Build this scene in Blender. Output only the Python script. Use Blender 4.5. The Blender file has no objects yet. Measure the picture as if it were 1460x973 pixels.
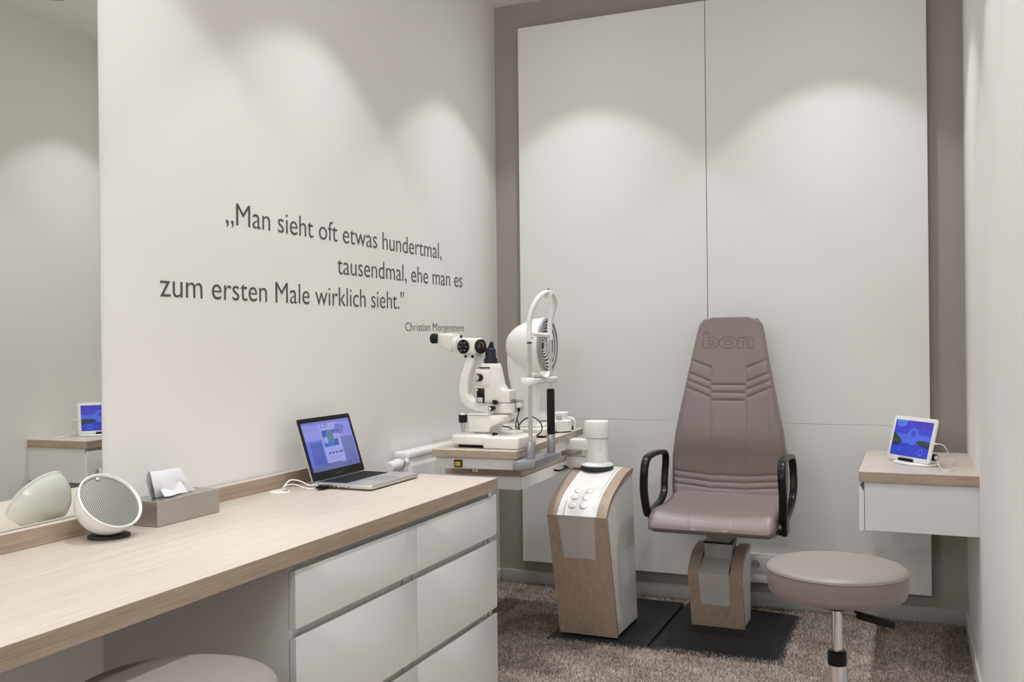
import bpy, bmesh, math, random
import numpy as np
from mathutils import Vector, Matrix
PI = math.pi
random.seed(4); RNG = np.random.default_rng(4)
S = bpy.context.scene
COL = S.collection

# ------------------------------------------------------------------ camera
H = 1.25
yaw, pitch, roll = 0.4002207, -0.00053066, -0.01041495
def cam_axes():
    cy, sy, cp, sp, cr, sr = math.cos(yaw), math.sin(yaw), math.cos(pitch), math.sin(pitch), math.cos(roll), math.sin(roll)
    f = Vector((-sy, cy, 0)); r = Vector((cy, sy, 0)); u = Vector((0, 0, 1))
    f2 = f*cp + u*sp; u2 = -f*sp + u*cp
    return r*cr + u2*sr, -r*sr + u2*cr, f2
r_, u_, f_ = cam_axes()
cd = bpy.data.cameras.new('camera'); cam = bpy.data.objects.new('camera', cd); COL.objects.link(cam)
cd.sensor_width = 36; cd.lens = 1349.508/1460*36; cd.clip_start = 0.02
M = Matrix((r_, u_, -f_)).transposed().to_4x4(); M.translation = (0, 0, H); cam.matrix_world = M
S.camera = cam

# ------------------------------------------------------------------ view / world
S.view_settings.view_transform = 'Standard'; S.view_settings.look = 'None'
S.view_settings.gamma = 1; S.view_settings.exposure = 0.0
S.cycles.max_bounces = 10; S.cycles.diffuse_bounces = 7; S.cycles.glossy_bounces = 5
S.cycles.use_denoising = True
W = bpy.data.worlds.new('world'); S.world = W; W.use_nodes = True
W.node_tree.nodes['Background'].inputs[0].default_value = (0.9, 0.93, 1, 1)
W.node_tree.nodes['Background'].inputs[1].default_value = 0.05

# ------------------------------------------------------------------ room numbers
XL, XR, YB, YF, ZC = -1.985, 0.21, 4.5, -1.9, 2.98
LAMPS = [(x, y) for y in (3.93, 2.83, 1.93, 0.9) for x in (-1.45, -0.325)]
LAMP_W = 100.0; SPILL_W = 3.9

# ------------------------------------------------------------------ lamps (recessed reflector spots: strongest straight down, cut off at 44 degrees)
def add_spot(x, y, power):
    ld = bpy.data.lights.new('downlight_beam', 'SPOT'); ld.energy = power; ld.spot_size = math.radians(88)
    ld.spot_blend = 0.24; ld.shadow_soft_size = 0.03; ld.color = (0.975, 0.985, 1.015)
    ld.use_nodes = True; nt = ld.node_tree
    em = nt.nodes['Emission']
    tc = nt.nodes.new('ShaderNodeTexCoord'); sx = nt.nodes.new('ShaderNodeSeparateXYZ')
    ab = nt.nodes.new('ShaderNodeMath'); ab.operation = 'ABSOLUTE'
    pw = nt.nodes.new('ShaderNodeMath'); pw.operation = 'POWER'; pw.inputs[1].default_value = 5.0
    nt.links.new(tc.outputs['Normal'], sx.inputs[0]); nt.links.new(sx.outputs['Z'], ab.inputs[0])
    nt.links.new(ab.outputs[0], pw.inputs[0]); nt.links.new(pw.outputs[0], em.inputs['Strength'])
    o = bpy.data.objects.new('downlight_beam', ld); COL.objects.link(o); o.location = (x, y, ZC-0.012)
    return o
def add_spill(x, y, power):   # second weak wide spot, added at each downlight to brighten the upper walls
    ld = bpy.data.lights.new('downlight_fill', 'SPOT'); ld.energy = power; ld.spot_size = math.radians(172); ld.spot_blend = 1
    ld.shadow_soft_size = 0.045; ld.color = (1.0, 0.985, 0.965)
    o = bpy.data.objects.new('downlight_fill', ld); COL.objects.link(o); o.location = (x, y, ZC-0.014)
for x, y in LAMPS:
    add_spot(x, y, LAMP_W); add_spill(x, y, SPILL_W)
# area light added high behind the camera as frontal fill for the end wall
al = bpy.data.lights.new('front_fill', 'AREA'); al.shape = 'RECTANGLE'; al.size = 1.8; al.size_y = 0.9; al.energy = 36
al.color = (0.93, 0.96, 1.0)
ao = bpy.data.objects.new('front_fill', al); COL.objects.link(ao); ao.location = (-0.85, YF+0.06, 2.3); 
# area lamps shine along their local -Z: turn it to +Y
ao.rotation_euler = Matrix(((1,0,0),(0,0,-1),(0,1,0))).to_euler()

# ------------------------------------------------------------------ materials
def lin(c): return tuple((v/255/12.92 if v/255 <= .04045 else ((v/255+.055)/1.055)**2.4) for v in c)
def base_mat(name):
    m = bpy.data.materials.new(name); m.use_nodes = True
    return m, m.node_tree, m.node_tree.nodes['Principled BSDF']
def setc(sock, c): sock.default_value = (*c, 1)
def mat(name, c, rough=.5, metal=0, coat=0, bump=None, var=None, spec=.5, **kw):
    m, nt, b = base_mat(name); setc(b.inputs['Base Color'], c); b.inputs['Roughness'].default_value = rough
    b.inputs['Metallic'].default_value = metal; b.inputs['Coat Weight'].default_value = coat
    b.inputs['Specular IOR Level'].default_value = spec
    tc = nt.nodes.new('ShaderNodeTexCoord')
    if bump or var:
        sc, st = bump or (60, 0)
        n = nt.nodes.new('ShaderNodeTexNoise'); n.inputs['Scale'].default_value = sc; n.inputs['Detail'].default_value = 4
        nt.links.new(tc.outputs['Object'], n.inputs['Vector'])
        if st:
            bp = nt.nodes.new('ShaderNodeBump'); bp.inputs['Strength'].default_value = st; bp.inputs['Distance'].default_value = .002
            nt.links.new(n.outputs['Fac'], bp.inputs['Height']); nt.links.new(bp.outputs[0], b.inputs['Normal'])
    if var:
        n2 = nt.nodes.new('ShaderNodeTexNoise'); n2.inputs['Scale'].default_value = var[0]; n2.inputs['Detail'].default_value = 3
        nt.links.new(tc.outputs['Object'], n2.inputs['Vector'])
        mx = nt.nodes.new('ShaderNodeMix'); mx.data_type = 'RGBA'
        setc(mx.inputs[6], tuple(v*(1-var[1]) for v in c)); setc(mx.inputs[7], tuple(min(1, v*(1+var[1])) for v in c))
        nt.links.new(n2.outputs['Fac'], mx.inputs[0]); nt.links.new(mx.outputs[2], b.inputs['Base Color'])
    return m
def wood(name, c1, c2, axis, rough=.42):
    m, nt, b = base_mat(name); b.inputs['Roughness'].default_value = rough
    tc = nt.nodes.new('ShaderNodeTexCoord'); mp = nt.nodes.new('ShaderNodeMapping')
    sc = [75, 75, 75]; sc[axis] = 1.1; mp.inputs['Scale'].default_value = sc
    nt.links.new(tc.outputs['Object'], mp.inputs[0])
    n = nt.nodes.new('ShaderNodeTexNoise'); n.inputs['Scale'].default_value = 1; n.inputs['Detail'].default_value = 6; n.inputs['Distortion'].default_value = .25
    nt.links.new(mp.outputs[0], n.inputs['Vector'])
    mp2 = nt.nodes.new('ShaderNodeMapping'); sc = [300, 300, 300]; sc[axis] = 9; mp2.inputs['Scale'].default_value = sc
    nt.links.new(tc.outputs['Object'], mp2.inputs[0])
    n2 = nt.nodes.new('ShaderNodeTexNoise'); n2.inputs['Scale'].default_value = 1; n2.inputs['Detail'].default_value = 2
    nt.links.new(mp2.outputs[0], n2.inputs['Vector'])
    ad = nt.nodes.new('ShaderNodeMath'); ad.operation = 'ADD'; nt.links.new(n.outputs['Fac'], ad.inputs[0]); nt.links.new(n2.outputs['Fac'], ad.inputs[1])
    mr = nt.nodes.new('ShaderNodeMapRange'); mr.inputs[1].default_value = .72; mr.inputs[2].default_value = 1.28
    nt.links.new(ad.outputs[0], mr.inputs[0])
    mx = nt.nodes.new('ShaderNodeMix'); mx.data_type = 'RGBA'; setc(mx.inputs[6], c1); setc(mx.inputs[7], c2)
    nt.links.new(mr.outputs[0], mx.inputs[0]); nt.links.new(mx.outputs[2], b.inputs['Base Color'])
    bp = nt.nodes.new('ShaderNodeBump'); bp.inputs['Strength'].default_value = .12; bp.inputs['Distance'].default_value = .001
    nt.links.new(n2.outputs['Fac'], bp.inputs['Height']); nt.links.new(bp.outputs[0], b.inputs['Normal'])
    return m
def screen_mat(name, c, strength):
    m, nt, b = base_mat(name); setc(b.inputs['Base Color'], (.01, .01, .012)); b.inputs['Roughness'].default_value = .12
    setc(b.inputs['Emission Color'], c); b.inputs['Emission Strength'].default_value = strength
    return m
def leather(name, c, rough=.38):
    m, nt, b = base_mat(name); setc(b.inputs['Base Color'], c); b.inputs['Roughness'].default_value = rough
    tc = nt.nodes.new('ShaderNodeTexCoord'); v = nt.nodes.new('ShaderNodeTexVoronoi'); v.inputs['Scale'].default_value = 420
    nt.links.new(tc.outputs['Object'], v.inputs['Vector'])
    bp = nt.nodes.new('ShaderNodeBump'); bp.inputs['Strength'].default_value = .12; bp.inputs['Distance'].default_value = .001
    nt.links.new(v.outputs['Distance'], bp.inputs['Height']); nt.links.new(bp.outputs[0], b.inputs['Normal'])
    return m
MT = {}
MT['wall'] = mat('wall_paint', (.83, .82, .80), .9, bump=(220, .06), var=(1.1, .012))
MT['ceil'] = mat('ceiling_paint', (.86, .85, .82), .95, bump=(220, .05))
MT['taupe'] = mat('taupe_wall_paint', (.365, .33, .295), .85, bump=(220, .06))
MT['panel'] = mat('panel_laminate', (.78, .77, .75), .5, bump=(400, .03), var=(1.5, .01))
MT['white'] = mat('white_lacquer', (.76, .76, .74), .35, var=(3, .01), bump=(300, .02))
MT['front'] = mat('drawer_front_laminate', (.70, .695, .68), .42, var=(3, .01), bump=(300, .02))
MT['skirting'] = mat('skirting_paint', (.78, .78, .76), .45, var=(3, .02), bump=(120, .02))
MT['gwhite'] = mat('gloss_white_plastic', (.86, .85, .83), .18, coat=.4, var=(8, .01), bump=(100, .01))
MT['cream'] = mat('cream_enamel', (.80, .775, .715), .25, coat=.3, var=(8, .015), bump=(90, .015))
MT['pwhite'] = mat('white_moulded_plastic', (.80, .80, .78), .4, var=(8, .01), bump=(300, .03))
MT['black'] = mat('black_plastic', (.009, .008, .009), .28, spec=.22, var=(20, .1), bump=(300, .05))
MT['softblack'] = mat('black_grip_rubber', (.013, .012, .012), .6, spec=.25, bump=(500, .2))
MT['navy'] = mat('dark_blue_black_plastic', (.012, .012, .022), .35, spec=.35, var=(20, .1), bump=(300, .05))
MT['steel'] = mat('brushed_steel', (.50, .47, .445), .38, metal=1, var=(6, .06), bump=(300, .05))
MT['chrome'] = mat('chrome', (.78, .77, .76), .12, metal=1, var=(9, .02), bump=(60, .01))
MT['silver'] = mat('silver_painted_metal', (.40, .40, .43), .35, metal=.6, var=(9, .03), bump=(300, .03))
MT['alu'] = mat('anodised_aluminium', (.66, .65, .63), .35, metal=.85, var=(9, .02), bump=(600, .02))
MT['grey'] = mat('grey_panel_plastic', (.50, .475, .45), .45, var=(7, .02), bump=(300, .03))
MT['leather'] = leather('taupe_leather', (.225, .178, .17))
MT['logo'] = leather('taupe_leather_embossed_line', (.155, .118, .111), .5)
MT['stool'] = leather('pale_taupe_leather', (.235, .205, .19), .42)
MT['plate'] = mat('black_steel_plate', (.014, .013, .016), .5, spec=.35, bump=(900, .35), var=(30, .2))
MT['rubber'] = mat('dark_rubber', (.02, .02, .02), .6, bump=(400, .1))
MT['letter'] = mat('dark_grey_vinyl', (.085, .08, .075), .6, var=(9, .03))
OA, OB = (.49, .42, .355), (.60, .535, .465)
MT['oakY'] = wood('light_oak_grain_along_room', OA, OB, 1)
MT['oakX'] = wood('light_oak_grain_across_room', OA, OB, 0)
MT['oakZ'] = wood('light_oak_upright_grain', (.345, .255, .185), (.45, .35, .265), 2)
MT['oakEdge'] = wood('oak_edge_band', (.33, .245, .18), (.46, .36, .275), 1)
MT['oakEdgeX'] = wood('oak_edge_band_across', (.33, .245, .18), (.46, .36, .275), 0)
MT['skirt_grey'] = mat('grey_skirting_paint', (.47, .45, .42), .5, var=(3, .02), bump=(120, .02))
MT['yellow'] = mat('amber_switch', (.75, .48, .03), .3, var=(60, .1))
MT['red'] = mat('coated_lens', (.05, .022, .02), .08, coat=1, var=(40, .1))
MT['tissue'] = mat('tissue_paper', (.74, .75, .77), .9, bump=(160, .25))
b = MT['tissue'].node_tree.nodes['Principled BSDF']; b.inputs['Transmission Weight'].default_value = 0; b.inputs['Subsurface Weight'].default_value = .3; b.inputs['Subsurface Radius'].default_value = (.01, .01, .01)
MT['label'] = mat('paper_label', (.6, .6, .58), .6, var=(200, .2))
MT['led'] = mat('mint_display', (.12, .3, .18), .3, var=(50, .2))
MT['green'] = mat('green_print', (.1, .45, .35), .5, var=(50, .1))
# mirror
m, nt, b = base_mat('mirror_glass'); setc(b.inputs['Base Color'], (.87, .89, .84)); b.inputs['Metallic'].default_value = 1; b.inputs['Roughness'].default_value = 0.0
MT['mirror'] = m
# perforated speaker grille
m, nt, b = base_mat('perforated_grille'); b.inputs['Roughness'].default_value = .45; b.inputs['Metallic'].default_value = .35
uv = nt.nodes.new('ShaderNodeTexCoord'); mp = nt.nodes.new('ShaderNodeMapping'); mp.inputs['Scale'].default_value = (230, 230, 0); mp.inputs['Rotation'].default_value = (0, 0, PI/4)
nt.links.new(uv.outputs['UV'], mp.inputs[0])
fr = nt.nodes.new('ShaderNodeVectorMath'); fr.operation = 'FRACTION'; nt.links.new(mp.outputs[0], fr.inputs[0])
sb = nt.nodes.new('ShaderNodeVectorMath'); sb.operation = 'DISTANCE'; sb.inputs[1].default_value = (.5, .5, 0); nt.links.new(fr.outputs[0], sb.inputs[0])
lt = nt.nodes.new('ShaderNodeMath'); lt.operation = 'LESS_THAN'; lt.inputs[1].default_value = .33; nt.links.new(sb.outputs['Value'], lt.inputs[0])
mx = nt.nodes.new('ShaderNodeMix'); mx.data_type = 'RGBA'; setc(mx.inputs[6], (.33, .325, .285)); setc(mx.inputs[7], (.03, .03, .025))
nt.links.new(lt.outputs[0], mx.inputs[0]); nt.links.new(mx.outputs[2], b.inputs['Base Color']); MT['grille'] = m
MT['grille_plain'] = mat('plain_grille_cloth', (.27, .27, .235), .4, metal=.3, bump=(300, .05))
# glassy joystick stem
m, nt, b = base_mat('clear_acrylic'); b.inputs['Transmission Weight'].default_value = .9; b.inputs['Roughness'].default_value = .05; MT['clear'] = m
# carpet
def carpet(name, k):
    m, nt, b = base_mat(name); b.inputs['Roughness'].default_value = .95; b.inputs['Specular IOR Level'].default_value = .2
    g = nt.nodes.new('ShaderNodeNewGeometry'); tc = nt.nodes.new('ShaderNodeTexCoord')
    n = nt.nodes.new('ShaderNodeTexNoise'); n.inputs['Scale'].default_value = 7; n.inputs['Detail'].default_value = 5
    nt.links.new(tc.outputs['Object'], n.inputs['Vector'])
    n2 = nt.nodes.new('ShaderNodeTexNoise'); n2.inputs['Scale'].default_value = 260; nt.links.new(tc.outputs['Object'], n2.inputs['Vector'])
    a = nt.nodes.new('ShaderNodeMath'); a.operation = 'MULTIPLY_ADD'; a.inputs[1].default_value = .55
    nt.links.new((g.outputs['Random Per Island'] if k else n2.outputs['Fac']), a.inputs[0])
    a2 = nt.nodes.new('ShaderNodeMath'); a2.operation = 'MULTIPLY'; a2.inputs[1].default_value = .45
    nt.links.new(n.outputs['Fac'], a2.inputs[0]); nt.links.new(a2.outputs[0], a.inputs[2])
    r = nt.nodes.new('ShaderNodeValToRGB'); e = r.color_ramp.elements
    e[0].position = .15; e[0].color = (.085, .066, .057, 1); e[1].position = .8; e[1].color = (.57, .49, .425, 1)
    x = e.new(.5); x.color = (.285, .23, .195, 1)
    nt.links.new(a.outputs[0], r.inputs[0]); nt.links.new(r.outputs[0], b.inputs['Base Color'])
    return m
MT['carpet'] = carpet('carpet_backing', False); MT['colgrey'] = mat('grey_extrusion', (.36, .35, .335), .5, metal=.3, var=(9, .03), bump=(300, .03))
MT['pile'] = carpet('carpet_yarn', True)

# ------------------------------------------------------------------ object helpers
def link_mesh(name, bm, m, parent=None, smooth=35, label=None, loc=None):
    me = bpy.data.meshes.new(name)
    root = parent
    off = Vector((0, 0, 0))
    while root is not None: off += root.location; root = root.parent
    if loc is not None: off = Vector(loc)
    bmesh.ops.transform(bm, matrix=Matrix.Translation(-off), verts=bm.verts)
    bmesh.ops.recalc_face_normals(bm, faces=bm.faces)
    bm.to_mesh(me); bm.free()
    for mm in (m if isinstance(m, (list, tuple)) else [m]): me.materials.append(MT[mm] if isinstance(mm, str) else mm)
    if smooth:
        me.shade_smooth(); me.set_sharp_from_angle(angle=math.radians(smooth))
    o = bpy.data.objects.new(name, me); COL.objects.link(o)
    if parent is not None: o.parent = parent
    elif loc is not None: o.location = loc
    if label: o['label'] = label
    return o
def thing(name, label, cat, loc, group=None):
    o = bpy.data.objects.new(name, None); COL.objects.link(o); o.location = loc; o.empty_display_size = .05
    o['label'] = label; o['category'] = cat
    if group: o['group'] = group
    return o
def tag(o, label, cat, group=None):
    o['label'] = label; o['category'] = cat
    if group: o['group'] = group
    return o
def struct(name, bm, m, label=None, smooth=35):
    o = link_mesh(name, bm, m, smooth=smooth); o['kind'] = 'structure'
    if label: o['label'] = label
    return o
NB = bmesh.new
def box(bm, lo, hi, bev=0, seg=2, M=None):
    r = bmesh.ops.create_cube(bm, size=1); vs = r['verts']
    lo, hi = Vector(lo), Vector(hi)
    for v in vs: v.co = Vector([lo[i]+(v.co[i]+.5)*(hi[i]-lo[i]) for i in range(3)])
    if bev:
        es = list({e for v in vs for e in v.link_edges})
        rr = bmesh.ops.bevel(bm, geom=es, offset=bev, segments=seg, affect='EDGES', profile=.5)
        vs = list({v for f in rr['faces'] for v in f.verts} | {v for v in vs if v.is_valid})
    if M is not None: bmesh.ops.transform(bm, matrix=M, verts=vs)
    return vs
def prism(bm, pts, axis, a, b, bev=0, seg=2, M=None):
    """pts: 2-D polygon in the two other axes (cyclic order: axis 0 -> (y,z), 1 -> (x,z), 2 -> (x,y)); extruded a..b"""
    def mk(p, t):
        return {0: (t, p[0], p[1]), 1: (p[0], t, p[1]), 2: (p[0], p[1], t)}[axis]
    A = [bm.verts.new(mk(p, a)) for p in pts]; B = [bm.verts.new(mk(p, b)) for p in pts]
    fs = [bm.faces.new(A), bm.faces.new(list(reversed(B)))]
    n = len(pts)
    for i in range(n): fs.append(bm.faces.new((A[(i+1) % n], A[i], B[i], B[(i+1) % n])))
    vs = A+B
    if bev:
        bmesh.ops.recalc_face_normals(bm, faces=fs)
        es = list({e for v in vs for e in v.link_edges if len(e.link_faces) == 2 and e.calc_face_angle(0) > .5})
        rr = bmesh.ops.bevel(bm, geom=es, offset=bev, segments=seg, affect='EDGES', profile=.5, clamp_overlap=True)
        vs = list({v for f in rr['faces'] for v in f.verts} | {v for v in vs if v.is_valid})
    if M is not None: bmesh.ops.transform(bm, matrix=M, verts=vs)
    return vs
def frame_to(d):
    d = Vector(d).normalized(); up = Vector((0, 0, 1)) if abs(d.z) < .95 else Vector((0, 1, 0))
    x = up.cross(d).normalized(); y = d.cross(x)
    return x, y, d
def rings(bm, rs, closed=False, caps=True):
    V = [[bm.verts.new(p) for p in r] for r in rs]; n = len(rs[0]); out = []
    for i in range(len(V)-(0 if closed else 1)):
        A, B = V[i], V[(i+1) % len(V)]
        for j in range(n): out.append(bm.faces.new((A[j], A[(j+1) % n], B[(j+1) % n], B[j])))
    if caps and not closed:
        bm.faces.new(list(reversed(V[0]))); bm.faces.new(V[-1])
    return V
def circ(c, x, y, r, n, r2=None):
    r2 = r if r2 is None else r2
    return [Vector(c)+x*(r*math.cos(2*PI*k/n))+y*(r2*math.sin(2*PI*k/n)) for k in range(n)]
def lathe(bm, prof, o=(0, 0, 0), d=(0, 0, 1), n=32, loop=False, caps=True):
    """prof: list of (radius, height along d)"""
    x, y, dd = frame_to(d); o = Vector(o)
    rings(bm, [circ(o+dd*h, x, y, max(r, 1e-5), n) for r, h in prof], closed=loop, caps=caps)
def cyl(bm, p, q, r, n=24, bev=0):
    p, q = Vector(p), Vector(q); L = (q-p).length
    b = min(bev, r*.9, L*.45)
    prof = [(r, 0), (r, L)] if not b else [(r-b, 0), (r-b*.3, b*.3), (r, b), (r, L-b), (r-b*.3, L-b*.3), (r-b, L)]
    lathe(bm, prof, p, q-p, n)
def cat_curve(P, k=8, closed=False):
    P = [Vector(p) for p in P]; out = []; n = len(P)
    for i in range(n if closed else n-1):
        if closed: a, b_, c, d = P[(i-1) % n], P[i], P[(i+1) % n], P[(i+2) % n]
        else: a, b_, c, d = P[max(i-1, 0)], P[i], P[i+1], P[min(i+2, n-1)]
        for s in range(k):
            t = s/k
            out.append(.5*((2*b_)+(c-a)*t+(2*a-5*b_+4*c-d)*t*t+(3*b_-a-3*c+d)*t**3))
    if not closed: out.append(P[-1])
    return out
def tube(bm, P, r, n=10, k=8, closed=False, r2=None, smooth=True):
    """r: number or list of radii per control point"""
    Q = cat_curve(P, k, closed) if smooth else [Vector(p) for p in P]
    m_ = len(Q)
    if isinstance(r, (list, tuple)):
        R = [np.interp(i/(m_-1)*(len(r)-1), range(len(r)), r) for i in range(m_)]
    else: R = [r]*m_
    T = [(Q[(i+1) % m_]-Q[i-1]) if closed else (Q[min(i+1, m_-1)]-Q[max(i-1, 0)]) for i in range(m_)]
    x, y, _ = frame_to(T[0]); rs = []
    for i in range(m_):
        t = T[i].normalized(); x = (x-t*x.dot(t)).normalized(); y = t.cross(x)
        rs.append(circ(Q[i], x, y, R[i], n, R[i]*(r2 or 1)))
    rings(bm, rs, closed=closed)
def rrect(a, b, r, nx=4, ny=4, nc=5):
    """rounded rectangle half sizes a,b: ccw 2-D points, same count for any size"""
    r = min(r, a*.999, b*.999); P = []
    def seg(p, q, n):
        for i in range(n): P.append((p[0]+(q[0]-p[0])*i/n, p[1]+(q[1]-p[1])*i/n))
    def arc(cx, cy, t0):
        for i in range(nc):
            t = t0+PI/2*i/nc; P.append((cx+r*math.cos(t), cy+r*math.sin(t)))
    seg((-a+r, -b), (a-r, -b), nx); arc(a-r, -b+r, -PI/2)
    seg((a, -b+r), (a, b-r), ny); arc(a-r, b-r, 0)
    seg((a-r, b), (-a+r, b), nx); arc(-a+r, b-r, PI/2)
    seg((-a, b-r), (-a, -b+r), ny); arc(-a+r, -b+r, PI)
    return P
def rotz(a, o=(0, 0, 0)):
    o = Vector(o); return Matrix.Translation(o) @ Matrix.Rotation(a, 4, 'Z') @ Matrix.Translation(-o)
def copy_tree(o, parent=None, loc=None):
    c = o.copy(); COL.objects.link(c); c.parent = parent
    if loc is not None: c.location = loc
    for ch in list(o.children): copy_tree(ch, c)
    return c

# ================================================================== SETTING
bm = NB(); box(bm, (XL-.1, YF-.1, -.1), (XR+.1, YB+.1, 0)); floor = struct('floor', bm, 'carpet', 'brown grey deep pile carpet')
bm = NB(); box(bm, (XL-.1, YF-.1, ZC), (XR+.1, YB+.1, ZC+.1)); struct('ceiling', bm, 'ceil', 'plain off-white ceiling')
bm = NB(); box(bm, (XL-.1, YF-.1, 0), (XL, YB+.1, ZC)); struct('wall_left', bm, 'wall', 'off-white wall carrying the quotation')
bm = NB(); box(bm, (XL, YB, 0), (XR, YB+.1, ZC)); struct('wall_back', bm, 'taupe', 'taupe painted end wall behind the white panels')
bm = NB(); box(bm, (XR, YF-.1, 0), (XR+.1, YB+.1, ZC)); struct('wall_right', bm, 'wall', 'white wall at the right edge')
bm = NB(); box(bm, (XL, YF-.1, 0), (XR, YF, ZC)); struct('wall_front', bm, 'taupe', 'taupe wall behind the viewer')
def skirting(name, lo, hi, lab, m='skirting'):
    bm = NB(); box(bm, lo, hi, .003, 2); struct(name, bm, m, lab)
skirting('baseboard_back', (XL+.012, YB-.014, 0), (XR-.012, YB, .072), 'grey painted skirting board along the taupe end wall', 'skirt_grey')
skirting('baseboard_left', (XL, 3.09, 0), (XL+.012, YB-.014, .072), 'white skirting board on the left wall')
skirting('baseboard_right', (XR-.012, YF, 0), (XR, YB-.014, .07), 'white skirting board on the right wall')
# carpet pile: upright yarn tufts where the floor is in view
def pile():
    n = 120000
    x = RNG.uniform(-1.95, XR-.012, n); y = RNG.uniform(2.3, YB-.014, n)
    keep = ~((x < -1.39) & (y < 3.09)) & ~((x > -1.40) & (x < -.96) & (y > 3.72) & (y < 4.36)) & ~((x > -.99) & (x < -.50) & (y > 3.75) & (y < 4.36))
    keep &= (x > -1.9) | (y > 3.1)
    x, y = x[keep], y[keep]; n = len(x)
    a = RNG.uniform(0, 2*PI, n); h = RNG.uniform(.006, .0135, n); r = RNG.uniform(.0016, .0032, n)
    lean = RNG.normal(0, .0035, (n, 2))
    V = np.zeros((n, 4, 3), np.float32)
    for k in range(3):
        V[:, k, 0] = x+r*np.cos(a+k*2.094); V[:, k, 1] = y+r*np.sin(a+k*2.094); V[:, k, 2] = .0005
    V[:, 3, 0] = x+lean[:, 0]; V[:, 3, 1] = y+lean[:, 1]; V[:, 3, 2] = h
    b0 = (np.arange(n)*4)[:, None]
    F = np.concatenate([b0+np.array([[0, 1, 3]]), b0+np.array([[1, 2, 3]]), b0+np.array([[2, 0, 3]])], 1).reshape(-1, 3)
    me = bpy.data.meshes.new('carpet_pile'); me.vertices.add(n*4); me.vertices.foreach_set('co', V.reshape(-1))
    me.loops.add(len(F)*3); me.loops.foreach_set('vertex_index', F.reshape(-1).astype(np.int32))
    me.polygons.add(len(F)); me.polygons.foreach_set('loop_start', (np.arange(len(F))*3).astype(np.int32)); me.polygons.foreach_set('loop_total', np.full(len(F), 3, np.int32))
    me.update(); me.materials.append(MT['pile'])
    o = bpy.data.objects.new('carpet_pile', me); COL.objects.link(o); o.parent = floor; o['kind'] = 'stuff'
pile()

# recessed ceiling spots (fixtures of the beams)
bm = NB(); lathe(bm, [(.052, 0), (.056, .003), (.056, .010), (.040, .010), (.038, .002)], (0, 0, -.010), (0, 0, 1), 28)
ring_me = None
for i, (x, y) in enumerate(LAMPS):
    if i == 0:
        t = thing('ceiling_downlight', 'small round recessed downlight in the off-white ceiling', 'lamp', (x, y, ZC), 'recessed ceiling downlights')
        for v in bm.verts: v.co += t.location
        rg = link_mesh('trim_ring', bm, 'white', t)
        proto_dl = t
    else:
        copy_tree(proto_dl, None, (x, y, ZC))
# round perforated ceiling speaker, glimpsed in the mirror
t = thing('ceiling_speaker', 'round perforated white speaker in the ceiling, dots glimpsed at top of mirror', 'speaker', (-.15, 3.50, ZC))
bm = NB(); lathe(bm, [(.085, 0), (.09, .003), (.09, .006)], (-.15, 3.50, ZC-.007), (0, 0, 1), 32); link_mesh('cover', bm, 'white', t)
bm = NB()
for i in range(-6, 7):
    for j in range(-6, 7):
        if i*i+j*j < 38: lathe(bm, [(.0035, 0), (.0035, .001)], (-.15+i*.012, 3.50+j*.012, ZC-.0078), (0, 0, 1), 6)
o = link_mesh('perforations', bm, 'black', t); o['kind'] = 'stuff'

# ------------------------------------------------------------------ white panels on the end wall
PX = [(-1.832, -.8845), (-.8815, .067)]; PZ = [(.131, .8592), (.8600, 2.835)]
names = {(0, 0): 'low white wall panel behind the wooden instrument pedestal, left of the seam', (1, 0): 'low white wall panel behind the examination chair base, with the socket strip',
         (0, 1): 'tall white upper wall panel, left of the vertical seam', (1, 1): 'tall white upper wall panel, right of the vertical seam above the chair'}
for i in (0, 1):
    for j in (0, 1):
        bm = NB(); box(bm, (PX[i][0], 4.445, PZ[j][0]), (PX[i][1], 4.464, PZ[j][1]), .0012, 1)
        bx = [(PX[i][0]+.06, PX[i][0]+.10), (PX[i][1]-.12, PX[i][1]-.08)]
        o = link_mesh('wall_panel', bm, 'panel', loc=((PX[i][0]+PX[i][1])/2, 4.455, PZ[j][0])); tag(o, names[(i, j)], 'panel', 'white panels on the end wall')
        for k in (0, 1):
            bm = NB(); box(bm, (bx[k][0], 4.463, PZ[j][0]+.05), (bx[k][1], YB, PZ[j][1]-.08)); link_mesh('batten', bm, 'taupe', o)
# sockets
t = thing('socket_strip', 'white double socket trunking low on the end wall, right of the chair base', 'socket', (-.62, 4.43, .135))
bm = NB(); box(bm, (-.80, 4.415, .133), (-.52, 4.4445, .262), .002); link_mesh('housing', bm, 'pwhite', t)
bm = NB(); box(bm, (-.80, 4.411, .133), (-.52, 4.416, .165), .001); link_mesh('cable_duct', bm, 'pwhite', t)
for cx in (-.668, -.588):
    bm = NB(); box(bm, (cx-.034, 4.408, .182), (cx+.034, 4.4155, .25), .002); f = link_mesh('socket', bm, 'pwhite', t)
    bm = NB(); lathe(bm, [(.020, 0), (.020, .002), (.017, .002), (.016, -.004)], (cx, 4.4075, .216), (0, -1, 0), 24); link_mesh('socket_well', bm, 'grey', f)
    bm = NB()
    for s in (-.0095, .0095): lathe(bm, [(.0028, 0), (.0028, .002)], (cx+s, 4.4075, .216), (0, -1, 0), 10)
    link_mesh('pin_holes', bm, 'black', f)

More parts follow.
